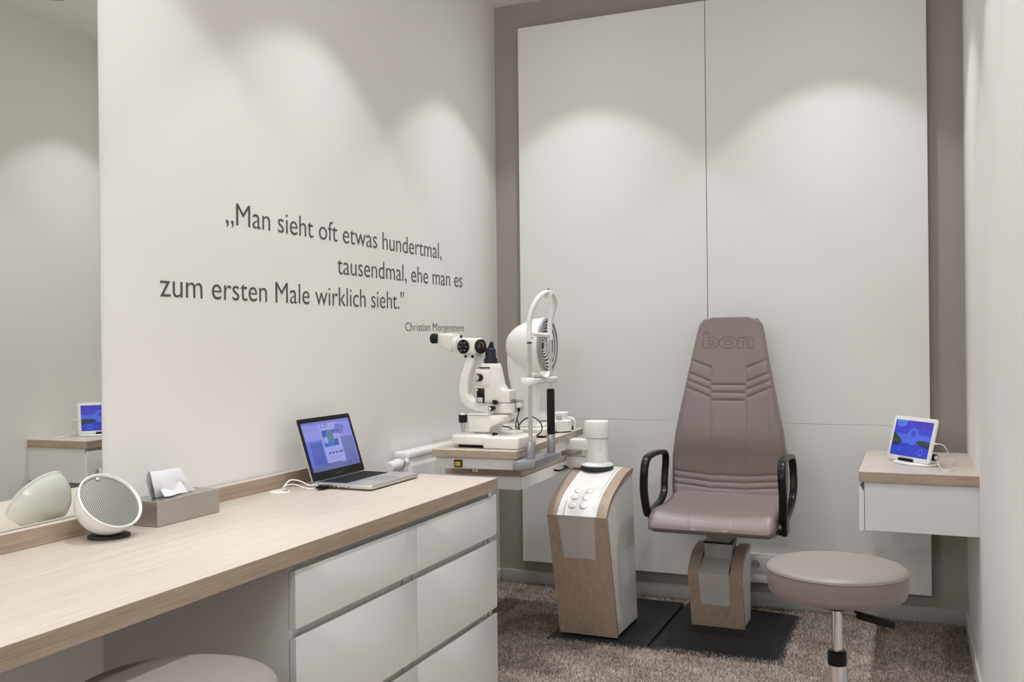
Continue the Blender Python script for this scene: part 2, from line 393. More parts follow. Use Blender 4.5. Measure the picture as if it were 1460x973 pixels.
# ------------------------------------------------------------------ lettering on the left wall
def text_bm(s, off=-.004, bevel=0, outline=False):
    c = bpy.data.curves.new('t', 'FONT'); c.body = s; c.size = 1; c.offset = off; c.resolution_u = 6
    if outline: c.fill_mode = 'NONE'; c.bevel_depth = bevel; c.bevel_resolution = 1
    else: c.extrude = .006
    o = bpy.data.objects.new('t', c); COL.objects.link(o)
    dg = bpy.context.evaluated_depsgraph_get(); me = bpy.data.meshes.new_from_object(o.evaluated_get(dg))
    b_ = bmesh.new(); b_.from_mesh(me); bpy.data.objects.remove(o); bpy.data.curves.remove(c); bpy.data.meshes.remove(me)
    return b_
def ext(b_, i): v = [q.co[i] for q in b_.verts]; return min(v), max(v)
bM = text_bm('M'); cap = ext(bM, 1)[1]; bM.free()
t = thing('wall_quotation', 'dark grey German quotation lettered on the left wall', 'lettering', (XL, 3.1, 1.28))
for s, y0, y1, zb, ch in (('\u201eMan sieht oft etwas hundertmal,', 2.392, 3.872, 1.627, .071), ('tausendmal, ehe man es', 3.017, 4.086, 1.507, .070),
                          ('zum ersten Male wirklich sieht."', 2.106, 3.518, 1.387, .070), ('Christian Morgenstern', 3.530, 4.097, 1.296, .036)):
    b_ = text_bm(s, -.006 if ch > .05 else -.014); x0, x1 = ext(b_, 0); sx = (y1-y0)/(x1-x0); sz = ch/cap
    for v in b_.verts: v.co = Vector((XL+.0006+max(0, v.co.z)*.1, y0+(v.co.x-x0)*sx, zb+v.co.y*sz))
    # one object per word: cut the line where the gaps are word spaces
    rest = set(b_.faces); isl = []
    while rest:
        f0 = rest.pop(); st_ = [f0]; g_ = [f0]
        while st_:
            for e_ in st_.pop().edges:
                for nf in e_.link_faces:
                    if nf in rest: rest.discard(nf); st_.append(nf); g_.append(nf)
        ys = [v.co.y for f in g_ for v in f.verts]; isl.append((min(ys), max(ys), g_))
    isl.sort(key=lambda q: q[0]); words = []
    for a_, c_, g_ in isl:
        if words and a_-words[-1][1] < sx*.13: words[-1][1] = max(words[-1][1], c_); words[-1][2].extend(g_)
        else: words.append([a_, c_, list(g_)])
    for a_, c_, g_ in words:
        wb = bmesh.new(); vm = {}
        for f in g_:
            vv = []
            for v in f.verts:
                if v not in vm: vm[v] = wb.verts.new(v.co)
                vv.append(vm[v])
            wb.faces.new(vv)
        link_mesh('word', wb, 'letter', t, smooth=0)
    b_.free()

# ------------------------------------------------------------------ mirror
t = thing('wall_mirror', 'tall frameless mirror on the left wall above the worktop', 'mirror', (XL+.012, 1.25, .812))
bm = NB(); box(bm, (XL+.0005, .62, .8125), (XL+.0055, 1.884, 2.965), M=rotz(math.radians(1.37), (XL, 1.884, 0))); link_mesh('glass', bm, 'mirror', t, smooth=0)
bm = NB(); box(bm, (XL+.0003, 1.884, .8125), (XL+.0052, 1.8855, 2.965)); link_mesh('polished_edge', bm, 'grey', t, smooth=0)

# ------------------------------------------------------------------ worktop and drawers
ZW = .765
t = thing('worktop', 'long light oak worktop running along the left wall', 'worktop', (-1.66, 1.2, .722))
bm = NB(); box(bm, (XL+.001, -1.2, .722), (-1.356, 3.062, ZW), .0012, 1)
def face_mats(bm, fn):
    bmesh.ops.recalc_face_normals(bm, faces=bm.faces)
    for f in bm.faces: f.material_index = fn(f.normal)
face_mats(bm, lambda n: 0 if n.z > .5 else 1); link_mesh('top', bm, ['oakY', 'oakEdge'], t)
bm = NB(); box(bm, (XL+.0062, -1.2, ZW+.0002), (XL+.036, 3.055, .811), .001, 1); face_mats(bm, lambda n: 0 if n.z > .5 else 1); link_mesh('backsplash', bm, ['oakY', 'oakEdge'], t)
for nm, lab, y0, y1 in (('drawer_cabinet', 'white handleless drawer cabinet under the far end of the worktop', 1.889, 3.08),):
    t = thing(nm, lab, 'cabinet', (-1.68, 2.48, 0))
    bm = NB(); x0, x1 = XL+.0015, -1.392
    box(bm, (x0, y0, .0), (x1, y0+.019, .7215)); box(bm, (x0, y1-.019, 0), (x1, y1, .7215))
    box(bm, (x0, y0+.019, .04), (x1-.03, y1-.019, .06)); box(bm, (x0, y0+.019, .06), (x0+.01, y1-.019, .70))
    box(bm, (x0, (y0+y1)/2-.01, .06), (x1-.03, (y0+y1)/2+.01, .70)); link_mesh('carcass', bm, 'front', t, smooth=0)
    for zc0, zc1 in ((.66, .7215), (.50, .556), (.24, .298)):   # recessed grip channels
        bm = NB(); box(bm, (x1-.014, y0+.019, zc0), (x1-.008, y1-.019, zc1)); box(bm, (x1-.008, y0+.019, zc0), (x1-.001, y1-.019, zc0+.004)); link_mesh('grip_channel', bm, 'white', t, smooth=0)
        for yy in (y0+.56, y0+.62, y1-.05):
            if zc0 < .6:
                bm = NB(); box(bm, (x1-.008, yy, zc0+.005), (x1-.001, yy+.008, zc1)); link_mesh('divider', bm, 'white', t, smooth=0)
    ym = 2.491
    for z0, z1 in ((.5595, .7025), (.302, .5395), (.036, .2805)):
        for a, b_ in ((y0, ym-.0012), (ym+.0012, y1)):
            bm = NB()
            prism(bm, [(-1.3705, z0), (-1.3705, z1-.001), (-1.3715, z1), (-1.389, z1-.006), (-1.391, z0)], 1, a, b_, .0008, 1)
            link_mesh('drawer_front', bm, 'front', t)
    bm = NB(); box(bm, (-1.43, y0+.02, 0), (-1.42, y1-.02, .04)); link_mesh('plinth', bm, 'black', t)

# ------------------------------------------------------------------ shelf table on the right wall
t = thing('wall_side_table', 'small oak topped wall side table with white drawer, carrying the tablet', 'table', (0.01, 4.0, .545))
bm = NB(); box(bm, (-.185, 3.66, .722), (XR, 4.36, .761), .0012, 1); face_mats(bm, lambda n: 0 if n.z > .5 else 1); link_mesh('top', bm, ['oakX', 'oakEdgeX'], t)
bm = NB(); box(bm, (-.166, 3.668, .546), (XR, 4.352, .7215), .001, 1); link_mesh('cabinet_box', bm, 'front', t)
bm = NB(); prism(bm, [(-.1845, .546), (-.1845, .703), (-.181, .7085), (-.1675, .686), (-.1675, .546)], 1, 3.664, 4.356, .0006, 1); link_mesh('drawer_front', bm, 'white', t)

# ------------------------------------------------------------------ radiator
t = thing('radiator', 'white panel radiator with thermostat valve on the left wall beyond the worktop', 'radiator', (-1.92, 3.8, .15))
bm = NB(); box(bm, (-1.93, 3.40, .15), (-1.905, 4.20, .774), .006); 
for k in range(26):
    y = 3.43+k*.0295; box(bm, (-1.906, y, .19), (-1.900, y+.016, .74), .002, 1)
link_mesh('front_panel', bm, 'gwhite', t)
bm = NB(); box(bm, (XL+.012, 3.40, .765), (-1.90, 4.20, .797), .011, 3); link_mesh('top_cover', bm, 'gwhite', t)
bm = NB()
for y in (3.5, 4.1): box(bm, (XL+.0005, y, .3), (-1.928, y+.03, .7)); link_mesh('bracket', bm, 'gwhite', t); bm = NB()
bm.free()
bm = NB(); lathe(bm, [(.017, 0), (.021, .004), (.0235, .05), (.0245, .072), (.022, .078), (.016, .082)], (-1.915, 3.262, .752), (0, 1, .04), 28)
v = link_mesh('thermostat_head', bm, 'gwhite', t)
bm = NB(); cyl(bm, (-1.915, 3.345, .756), (-1.915, 3.362, .756), .023, 28, .002); link_mesh('chrome_collar', bm, 'chrome', t)
bm = NB(); cyl(bm, (-1.915, 3.362, .756), (-1.915, 3.41, .756), .012, 16); cyl(bm, (-1.915, 3.38, .756), (-1.915, 3.38, .0), .009, 14); cyl(bm, (-1.915, 3.38, .70), (-1.915, 3.38, .75), .014, 14, .002); link_mesh('supply_pipe', bm, 'gwhite', t)

# ================================================================== INSTRUMENT STAND
t = thing('instrument_stand', 'oak and white instrument stand with swing-arm tables, left of the chair', 'instrument stand', (-1.25, 3.9, 0))
X0, X1 = -1.377, -1.126
prof = [(3.742, .022), (3.601, .540)] + [(p.x, p.y) for p in cat_curve([(3.601, .540, 0), (3.632, .576, 0), (3.685, .612, 0), (3.78, .648, 0), (3.89, .680, 0), (3.985, .690, 0), (4.004, .686, 0)], 5)][1:]
def offset_poly(P, d):
    out = []
    for i in range(len(P)):
        a = Vector(P[max(i-1, 0)]); b_ = Vector(P[i]); c = Vector(P[min(i+1, len(P)-1)])
        n1 = (b_-a); n2 = (c-b_)
        if n1.length < 1e-9: n1 = n2
        if n2.length < 1e-9: n2 = n1
        n1 = Vector((n1.y, -n1.x)).normalized(); n2 = Vector((n2.y, -n2.x)).normalized()
        m_ = (n1+n2).normalized(); out.append(tuple(b_+m_*(d/max(.5, m_.dot(n1)))))
    return out
inner = offset_poly(prof, .020)
bm = NB(); prism(bm, prof+list(reversed(inner)), 0, X0, X1, .0008, 1); link_mesh('oak_shell', bm, 'oakZ', t, smooth=25)
bm = NB(); prism(bm, inner+[(4.055, .022)], 0, X0+.003, X1-.003); link_mesh('side_body', bm, 'pwhite', t, smooth=25)
bm = NB(); prism(bm, [(3.77, .012), (3.765, .03), (4.045, .03), (4.045, .012)], 0, X0+.02, X1-.02); link_mesh('foot', bm, 'black', t)
# tapered apron panel on the front and control panel on the curved top
def strip(bm, pts, hw0, hw1, cx, lift, th):
    o_ = offset_poly(pts, -lift); i_ = offset_poly(pts, th)
    n = len(pts); R = []
    for k in range(n):
        w = hw0+(hw1-hw0)*k/(n-1)
        R.append([Vector((cx-w, *i_[k])), Vector((cx+w, *i_[k])), Vector((cx+w, *o_[k])), Vector((cx-w, *o_[k]))])
    rings(bm, R)
cx = (X0+X1)/2
fr_pts = [(3.742-(.139)*s, .022+(.518)*s) for s in (.655, .83, 1.0)]
bm = NB(); strip(bm, fr_pts, .066, .079, cx-.003, .0022, .004); link_mesh('apron_panel', bm, 'grey', t)
tp = prof[1:-4]
bm = NB(); strip(bm, tp, .079, .074, cx-.003, .0024, .004); cp = link_mesh('control_panel', bm, 'gwhite', t, smooth=25)
bm = NB()
for s in (cx+.079, ):
    strip(bm, tp, .0045, .0045, s, .0008, .002)
strip(bm, fr_pts, .0035, .0035, cx+.074, .0008, .002)
link_mesh('joint_strip', bm, 'pwhite', t)
bm = NB(); strip(bm, tp[:8], .0025, .0025, cx-.055, .0046, .002); link_mesh('groove_line', bm, 'grey', t)
def on_prof(s):   # point + normal along the top curve by arc length
    L = 0
    for k in range(1, len(prof)-1):
        a, b_ = Vector(prof[k]), Vector(prof[k+1]); d = (b_-a).length
        if L+d >= s:
            p = a+(b_-a)*((s-L)/d); n_ = Vector((-(b_-a).y, (b_-a).x)).normalized(); return p, n_
        L += d
for r in range(3):
    for c in (0, 1):
        p, n_ = on_prof(.050+r*.045); nn = Vector((0, n_.x, n_.y)); 
        if nn.z < 0: nn = -nn
        o_ = Vector((cx-.026+c*.048, p.x, p.y))+nn*.0024
        bm = NB(); lathe(bm, [(.0165, -.001), (.0165, .0018), (.014, .0035), (.008, .0045), (.001, .005)], o_, nn, 28)
        link_mesh('button', bm, 'gwhite', t)
        bm = NB(); lathe(bm, [(.0178, -.001), (.0182, .0006), (.0168, .0012), (.0165, -.001)], o_, nn, 28); link_mesh('button_rim', bm, 'silver', t)
# column
cc = Vector((-1.2675, 3.93, 0))
bm = NB(); lathe(bm, [(.069, .688), (.071, .690), (.071, .7025), (.069, .704)], cc, (0, 0, 1), 48); link_mesh('dark_ring', bm, 'rubber', t)
bm = NB(); lathe(bm, [(.070, .704), (.0705, .709), (.062, .715), (.052, .719), (.050, .723), (.050, .823)], cc, (0, 0, 1), 48); link_mesh('column', bm, 'pwhite', t)
bm = NB(); lathe(bm, [(.0505, .8245), (.0525, .8255), (.0535, .893), (.0515, .8965), (.02, .897)], cc, (0, 0, 1), 48)
o = link_mesh('column_cap', bm, 'pwhite', t)
bm = NB(); cyl(bm, cc+Vector((.036, -.0375, .842)), cc+Vector((.0375, -.0395, .842)), .003, 10); link_mesh('screw', bm, 'grey', o)
bm = NB(); prism(bm, [(-1.50, 3.90), (-1.235, 3.886), (-1.235, 3.975), (-1.50, 3.985)], 2, .773, .8155, .0015); link_mesh('upper_swing_arm', bm, 'pwhite', t)
bm = NB(); prism(bm, [(-1.50, 3.93), (-1.255, 3.905), (-1.255, 3.965), (-1.50, 3.99)], 2, .690, .738, .0015); link_mesh('lower_swing_arm', bm, 'pwhite', t)
# upper table (turned a few degrees)
TO = Vector((-1.333, 3.181, 0)); ta = math.atan2(.067, .998)
TM = Matrix.Translation(TO) @ Matrix.Rotation(ta, 4, 'Z')          # local: x to the left is negative, y away
bm = NB(); prism(bm, [(-.335, 0), (0, 0), (0, .945), (-.335, .945)], 2, .8165, .845, .0012, 1, M=TM); face_mats(bm, lambda n: 0 if n.z > .5 else 1); link_mesh('instrument_tabletop', bm, ['oakY', 'oakEdge'], t, label='pale oak tabletop under the slit lamp')
bm = NB(); box(bm, (-.333, .026, .772), (-.014, .90, .8163), .003, 2, M=TM); pb = link_mesh('power_box', bm, 'pwhite', t)
bm = NB(); box(bm, (-.255, .021, .777), (-.223, .027, .804), .001, 1, M=TM); sw = link_mesh('power_switch', bm, 'black', t)
bm = NB(); box(bm, (-.2505, .019, .7815), (-.228, .0215, .7985), .001, 1, M=TM); link_mesh('amber_rocker', bm, 'yellow', sw)
bm = NB(); lathe(bm, [(.012, 0), (.012, .02)], TM @ Vector((-.2, .10, .752)), (0, 0, 1), 16); link_mesh('spacer', bm, 'chrome', t); bm = NB(); lathe(bm, [(.012, 0), (.012, .02)], TM @ Vector((-.2, .7, .752)), (0, 0, 1), 16); link_mesh('spacer', bm, 'chrome', t)
# lower unit
LO = Vector((-1.393, 3.37, 0)); LM = Matrix.Translation(LO) @ Matrix.Rotation(math.radians(1.1), 4, 'Z')
bm = NB(); box(bm, (-.325, 0, .7235), (0, .77, .7455), .001, 1, M=LM); face_mats(bm, lambda n: 0 if n.z > .5 else 1); link_mesh('lower_tabletop', bm, ['oakY', 'oakEdge'], t)
bm = NB(); box(bm, (-.322, .003, .671), (-.008, .75, .7234), .002, 1, M=LM); link_mesh('drawer_box', bm, 'pwhite', t)
bm = NB(); box(bm, (-.008, .012, .673), (-.002, .742, .721), .0015, 1, M=LM); df = link_mesh('drawer_front', bm, 'pwhite', t)
bm = NB(); hp = [(-.003, .385, .700), (.014, .388, .698), (.021, .405, .697), (.021, .495, .697), (.014, .512, .698), (-.003, .515, .700)]
tube(bm, [LM @ Vector(p) for p in hp], .0042, 8, 5); link_mesh('handle', bm, 'black', df)
# base plate
bm = NB()
def ramp(bm, bot, top, z):
    A = [bm.verts.new((*p, .001)) for p in bot]; B = [bm.verts.new((*p, z)) for p in top]
    bm.faces.new(A); bm.faces.new(list(reversed(B)))
    for i in range(len(A)): bm.faces.new((A[(i+1) % len(A)], A[i], B[i], B[(i+1) % len(A)]))
ramp(bm, [(-1.425, 3.695), (-.997, 3.695), (-.997, 4.395), (-1.425, 4.395)], [(-1.405, 3.745), (-.997, 3.745), (-.997, 4.385), (-1.405, 4.385)], .014)
link_mesh('base_plate', bm, 'plate', t, smooth=0)

# ================================================================== CHAIR
ch = thing('examination_chair', 'taupe leather examination chair with black armrests on an oak and white pedestal', 'chair', (-.76, 4.08, 0))
bm = NB(); ramp(bm, [(-.995, 3.705), (-.465, 3.705), (-.465, 4.392), (-.995, 4.392)], [(-.955, 3.93), (-.555, 3.93), (-.535, 4.30), (-.955, 4.34)], .0345); link_mesh('base_plate', bm, 'plate', ch, smooth=0)
X0, X1 = -.875, -.653; cx = (X0+X1)/2
prof2 = [(4.0, .035), (3.925, .276)] + [(p.x, p.y) for p in cat_curve([(3.925, .276, 0), (3.955, .306, 0), (4.00, .335, 0), (4.06, .352, 0), (4.12, .357, 0), (4.175, .358, 0)], 4)][1:]
inner2 = offset_poly(prof2, .018)
# shell with a slot in the middle where the lifting column rises: two cheeks + front
for a, b_ in ((X0, X0+.047), (X1-.047, X1)):
    bm = NB(); prism(bm, prof2+list(reversed(inner2)), 0, a, b_, .0008, 1); link_mesh('oak_cheek', bm, 'oakZ', ch, smooth=25)
bm = NB(); prism(bm, prof2[:2]+list(reversed(inner2[:2])), 0, X0+.047, X1-.047); link_mesh('oak_front', bm, 'oakZ', ch, smooth=25)
bm = NB(); prism(bm, inner2+[(4.17, .035)], 0, X0+.003, X0+.046); prism(bm, inner2+[(4.17, .035)], 0, X1-.046, X1-.003); box(bm, (X0+.04, 4.15, .035), (X1-.04, 4.17, .33)); link_mesh('side_body', bm, 'pwhite', ch, smooth=25)
fp = [(4.0-.075*s, .035+.241*s) for s in (.42, .7, 1.0)]
bm = NB(); strip(bm, fp, .060, .063, cx-.004, .0022, .003); link_mesh('apron_panel', bm, 'grey', ch)
bm = NB(); strip(bm, [(3.925, .276), (3.955, .296), (4.0, .314), (4.03, .322)], .063, .060, cx-.004, .002, .004); link_mesh('sloping_panel', bm, 'grey', ch, smooth=25)
bm = NB(); prism(bm, [(4.02, .027), (4.02, .036), (4.165, .036), (4.165, .027)], 0, X0+.01, X1-.01); link_mesh('foot', bm, 'black', ch)
bm = NB(); box(bm, (cx-.060, 4.02, .06), (cx+.058, 4.13, .385), .004)
for k in range(10): box(bm, (cx-.052+k*.011, 4.0175, .30), (cx-.046+k*.011, 4.021, .384))
link_mesh('outer_column', bm, 'colgrey', ch)
bm = NB(); box(bm, (cx-.062, 4.016, .380), (cx+.060, 4.134, .388), .003); link_mesh('wiper_ring', bm, 'black', ch)
bm = NB(); box(bm, (cx-.052, 4.026, .385), (cx+.050, 4.124, .475), .004)
for k in range(8): box(bm, (cx-.046+k*.012, 4.0235, .389), (cx-.040+k*.012, 4.027, .474))
link_mesh('inner_column', bm, 'colgrey', ch)
CX = -.748
# backrest: horizontal rings up a gently curved profile
def back_profile(z):
    a_ = [_bp(min(max(z+q, .545), 1.338)) for q in (-.045, -.03, -.015, 0, .015, .03, .045)]
    y_ = sum(v[1] for v in a_)/7; return a_[3][0], y_, sum(v[2] for v in a_)/7
def _bp(z):
    hw = np.interp(z, [.545, .60, .72, .84, .967, 1.134, 1.275, 1.32, 1.338], [.244, .248, .2475, .232, .207, .174, .148, .138, .126])
    yf = np.interp(z, [.545, .60, .70, .80, .95, 1.10, 1.20, 1.338], [4.150, 4.172, 4.180, 4.175, 4.190, 4.215, 4.228, 4.262])
    th = np.interp(z, [.545, .65, .9, 1.15, 1.30, 1.338], [.085, .085, .075, .065, .055, .045])
    return hw, yf, th
def crease(d, w=.0045): return math.exp(-abs(d)/w)
def groove_back(x, z):
    ax = abs(x); hw, _, _ = back_profile(z); g = 0
    xs = .0755
    if z < 1.118: g = max(g, .55*crease(ax-xs, .004))
    rise = lambda zz: zz+.012+(ax-xs)*.42
    yk = 1.118+(ax-xs)*.40
    if ax > xs: g = max(g, crease(z-yk, .006)*.9)
    for z0 in (1.044, 1.010, .976):
        if ax <= xs: g = max(g, .9*crease(z-z0, .006))
        else: g = max(g, .9*crease(z-rise(z0), .006))
    for z0 in (.648, .619, .592):
        g = max(g, .9*crease(z-z0-max(0, ax-xs)*.10, .005))
    return g
def build_back():
    bm = NB(); nz = 230; R = []
    zs = list(np.linspace(.545, 1.338, nz))
    for z in zs:
        hw, yf, th = back_profile(z)
        # round the top corners and the lower end
        e = max(0, (z-1.300)/.038); hwz = hw-.030*(1-math.sqrt(max(0, 1-e*e)))*.9
        tt = th*(1-.35*max(0, (z-1.31)/.028)**2)
        P = rrect(hwz, tt/2, .028, nx=96, ny=2, nc=7); ring = []
        for (px, py) in P:
            x = px; y = yf+tt/2+py
            if py < 0:  # front side
                f = (abs(px)/hwz)
                y -= .016*max(0, f)**2.2*(1 if z < 1.1 else max(0, 1-(z-1.1)/.2))     # side bolsters come forward
                if py < -tt/2*.5: y += .0062*groove_back(px, z)
                # soft padding bulge
                y -= .006*math.cos(px/hwz*PI/2)*math.sin(max(0, min(1, (z-.66)/.3))*PI)
            ring.append(Vector((CX+x, y, z)))
        R.append(ring)
    # close the ends softly
    def cap(r, dz, s):
        c = sum(r, Vector())/len(r); return [c+(p-c)*s+Vector((0, 0, dz)) for p in r]
    R = [cap(R[0], -.006, .9)]+R+[cap(R[-1], .004, .94), cap(R[-1], .0062, .80)]
    rings(bm, R)
    return bm
bk = link_mesh('backrest', build_back(), 'leather', ch, smooth=60)
# piping round the backrest edge
pp = []
for z in list(np.linspace(.60, 1.285, 24)):
    hw, yf, th = back_profile(z); pp.append((CX+hw-.0018, yf+.022, z))
top = [(CX+.128, 4.262+.018, 1.322), (CX+.106, 4.262+.018, 1.336), (CX, 4.262+.018, 1.3405), (CX-.106, 4.262+.018, 1.336), (CX-.128, 4.262+.018, 1.322)]
path = pp+top+[(2*CX-p[0], p[1], p[2]) for p in reversed(pp)]
bm = NB(); tube(bm, path, .0022, 6, 3); link_mesh('piping', bm, 'logo', bk)
# embossed word on the headrest
b_ = text_bm('bon', .035, .007, True); x0, x1 = ext(b_, 0); y0, y1 = ext(b_, 1)
for v in b_.verts:
    x = (v.co.x-(x0+x1)/2)/(x1-x0)*.222; z = 1.207+(v.co.y-y0)/(y1-y0)*.070
    hw, yf, th = back_profile(z); v.co = Vector((CX-.004+x, yf-.0007-v.co.z*.12-.016*(abs(x)/hw)**2.2*max(0, 1-(z-1.1)/.2), z))
link_mesh('embossed_word', b_, 'logo', bk)
# seat: rings along Y from the back to the waterfall front
def build_seat():
    bm = NB(); R = []; y0, y1 = 4.20, 3.735; n = 150
    for i in range(n):
        y = y0+(y1-y0)*i/(n-1); s = (y0-y)/(y0-y1)
        hw = np.interp(s, [0, .2, .6, .9, 1], [.235, .243, .25, .254, .250])
        ztop = np.interp(s, [0, .12, .3, .55, .75, .88, 1], [.592, .566, .548, .543, .546, .541, .523])
        zbot = np.interp(s, [0, .3, .7, .9, 1], [.478, .474, .467, .462, .462])
        e = max(0, (s-.86)/.14)
        if e > 0:
            q = 1-math.sqrt(max(0, 1-e*e)); mid = (ztop+zbot)/2-.004
            ztop = ztop-(ztop-mid)*q; zbot = zbot+(mid-zbot)*q*.98
            hw -= .018*q
        hh = max((ztop-zbot)/2, .002); zc = (ztop+zbot)/2
        P = rrect(hw, hh, .034, nx=96, ny=2, nc=6); ring = []
        for (px, pz) in P:
            f = abs(px)/hw; z = zc+pz
            if pz > 0: z += .014*f**2.4*(1-e)-.0
            g = 0
            if pz > hh*.5 or (e > .5 and pz > -hh*.6):
                xs = .0755+(.02*max(0, s-.4))
                g = max(g, .5*crease(abs(px)-xs, .005))
                for s0 in (.10, .165, .23): g = max(g, .5*crease((s-s0)*.465, .005))
                z -= .005*g*(1 if pz > 0 else 0)
            ring.append(Vector((CX+px, y+(.004*g if e > .4 else 0), z)))
        R.append(ring)
    c = sum(R[-1], Vector())/len(R[-1]); R.append([c+(p-c)*.85+Vector((0, -.0015, 0)) for p in R[-1]])
    rings(bm, R); return bm
st = link_mesh('seat', build_seat(), 'leather', ch, smooth=60)
bm = NB(); box(bm, (CX-.17, 3.86, .452), (CX+.17, 4.16, .476), .006); link_mesh('seat_frame', bm, 'black', ch)
for sx in (-1, 1):
    bm = NB(); tube(bm, [(CX+sx*.250, 3.76, .475), (CX+sx*.253, 3.9, .480), (CX+sx*.246, 4.1, .495)], .0022, 6, 4); link_mesh('piping', bm, 'logo', st)
# armrests: closed flattened loops
def arm(sx):
    bm = NB(); X = CX+sx*.272
    ctrl = [(3.80, .70, .021), (3.815, .738, .020), (3.85, .757, .017), (3.95, .762, .015), (4.08, .755, .014), (4.145, .742, .014), (4.168, .710, .013), (4.160, .63, .012), (4.137, .575, .013), (4.08, .545, .014), (3.98, .530, .015), (3.89, .518, .017), (3.845, .526, .020), (3.818, .57, .021), (3.804, .63, .021)]
    Q = cat_curve([(X+sx*.012*(.5-abs(c[1]-.63)/.13*.5), c[0], c[1]) for c in ctrl], 8, True)
    W_ = cat_curve([(c[2], 0, 0) for c in ctrl], 8, True); n = len(Q); R = []
    for i in range(n):
        tg = (Q[(i+1) % n]-Q[i-1]).normalized(); ax = Vector((1, 0, 0)); nn = tg.cross(ax).normalized()
        w = W_[i].x
        R.append([Q[i]+ax*p[0]+nn*p[1] for p in rrect(.0155, w*.72, .008, 1, 1, 4)])
    rings(bm, R, closed=True); o = link_mesh('armrest', bm, 'black', ch, smooth=50)
    bm = NB(); box(bm, (min(X, CX+sx*.15), 3.90, .458), (max(X, CX+sx*.15), 3.96, .474), .003); box(bm, (X-.010, 3.88, .458), (X+.010, 3.97, .528), .003); link_mesh('arm_bracket', bm, 'black', o)
arm(-1); arm(1)

# ================================================================== STOOLS
R0 = .185
def make_stool(loc, label):
    t = thing('swivel_stool', label, 'stool', loc, 'round swivel stools'); x, y, _ = loc
    o = Vector((x, y, 0))
    bm = NB(); lathe(bm, [(.02, .540), (.155, .539), (.176, .542), (R0-.003, .549), (R0, .560), (R0+.001, .600), (R0, .6085)], o, (0, 0, 1), 80); seat = link_mesh('seat_side', bm, 'leather', t, label='darker taupe leather band round the seat')
    bm = NB(); lathe(bm, [(R0-.001, .609), (R0-.0005, .613), (R0-.006, .6185), (R0-.02, .6215), (.12, .6235), (.05, .6245), (.001, .6245)], o, (0, 0, 1), 80); link_mesh('seat_pad', bm, 'stool', t)
    bm = NB(); tube(bm, [o+Vector((math.cos(a)*R0, math.sin(a)*R0, .6092)) for a in np.linspace(0, 2*PI, 80, endpoint=False)], .0026, 6, 1, closed=True); link_mesh('piping', bm, 'stool', t)
    bm = NB(); lathe(bm, [(.030, .498), (.036, .503), (.05, .520), (.075, .535), (.085, .546)], o, (0, 0, 1), 32); link_mesh('mechanism_cover', bm, 'black', t)
    bm = NB(); cyl(bm, o+Vector((0, 0, .36)), o+Vector((0, 0, .503)), .0138, 24); link_mesh('gas_piston', bm, 'chrome', t)
    bm = NB(); lathe(bm, [(.020, .384), (.0255, .380), (.0262, .350), (.025, .344)], o, (0, 0, 1), 28); link_mesh('collar', bm, 'black', t)
    bm = NB(); cyl(bm, o+Vector((0, 0, .10)), o+Vector((0, 0, .346)), .0245, 28); link_mesh('outer_tube', bm, 'chrome', t)
    bm = NB(); tube(bm, [o+Vector(p) for p in ((.035, .02, .520), (.043, .02, .510), (.046, .02, .492), (.058, .02, .484), (.09, .02, .476))], .0045, 8, 4); lv = link_mesh('height_lever', bm, 'black', t)
    bm = NB(); box(bm, (x+.05, y+.006, .472), (x+.152, y+.034, .490), .006, 3, M=Matrix.Translation(Vector((x+.05, y, .481))) @ Matrix.Rotation(math.radians(11), 4, 'Y') @ Matrix.Translation(-Vector((x+.05, y, .481)))); link_mesh('lever_grip', bm, 'softblack', lv)
    bm = NB(); lathe(bm, [(.045, .085), (.05, .09), (.048, .15), (.035, .165), (.026, .168)], o, (0, 0, 1), 32); link_mesh('hub', bm, 'black', t)
    for k in range(5):
        a = math.radians(112+72*k); d = Vector((math.cos(a), math.sin(a), 0)); s = Vector((-d.y, d.x, 0))
        bm = NB(); R = []
        for q, w, zt, zb in ((.03, .026, .160, .09), (.12, .022, .150, .10), (.22, .018, .128, .092), (.275, .017, .112, .084), (.287, .012, .105, .088)):
            c = o+d*q+Vector((0, 0, (zt+zb)/2)); R.append([c+s*p[0]+Vector((0, 0, p[1])) for p in rrect(w, (zt-zb)/2, .008, 1, 1, 3)])
        rings(bm, R); lg = link_mesh('leg', bm, 'black', t)
        bm = NB(); c = o+d*.268
        cyl(bm, c+Vector((0, 0, .05)), c+Vector((0, 0, .09)), .006, 10)
        for s_ in (-1, 1): cyl(bm, c+s*(s_*.006)+d*.014+Vector((0, 0, .0262)), c+s*(s_*.022)+d*.014+Vector((0, 0, .0262)), .025, 20, .003)
        box(bm, tuple(c+Vector((-.008, -.008, .03))), tuple(c+Vector((.008, .008, .056))), .003)
        link_mesh('caster', bm, 'black', lg)
    return t
s1 = make_stool((-.200, 2.76, 0), 'round taupe leather swivel stool standing on the carpet in front of the chair')
s2 = copy_tree(s1, None, (-1.30, 1.42, -.022)); s2.location.z = 0; s2['label'] = 'round taupe swivel stool pushed half under the worktop, bottom left'
s2.location = (-1.262, 1.362, 0)

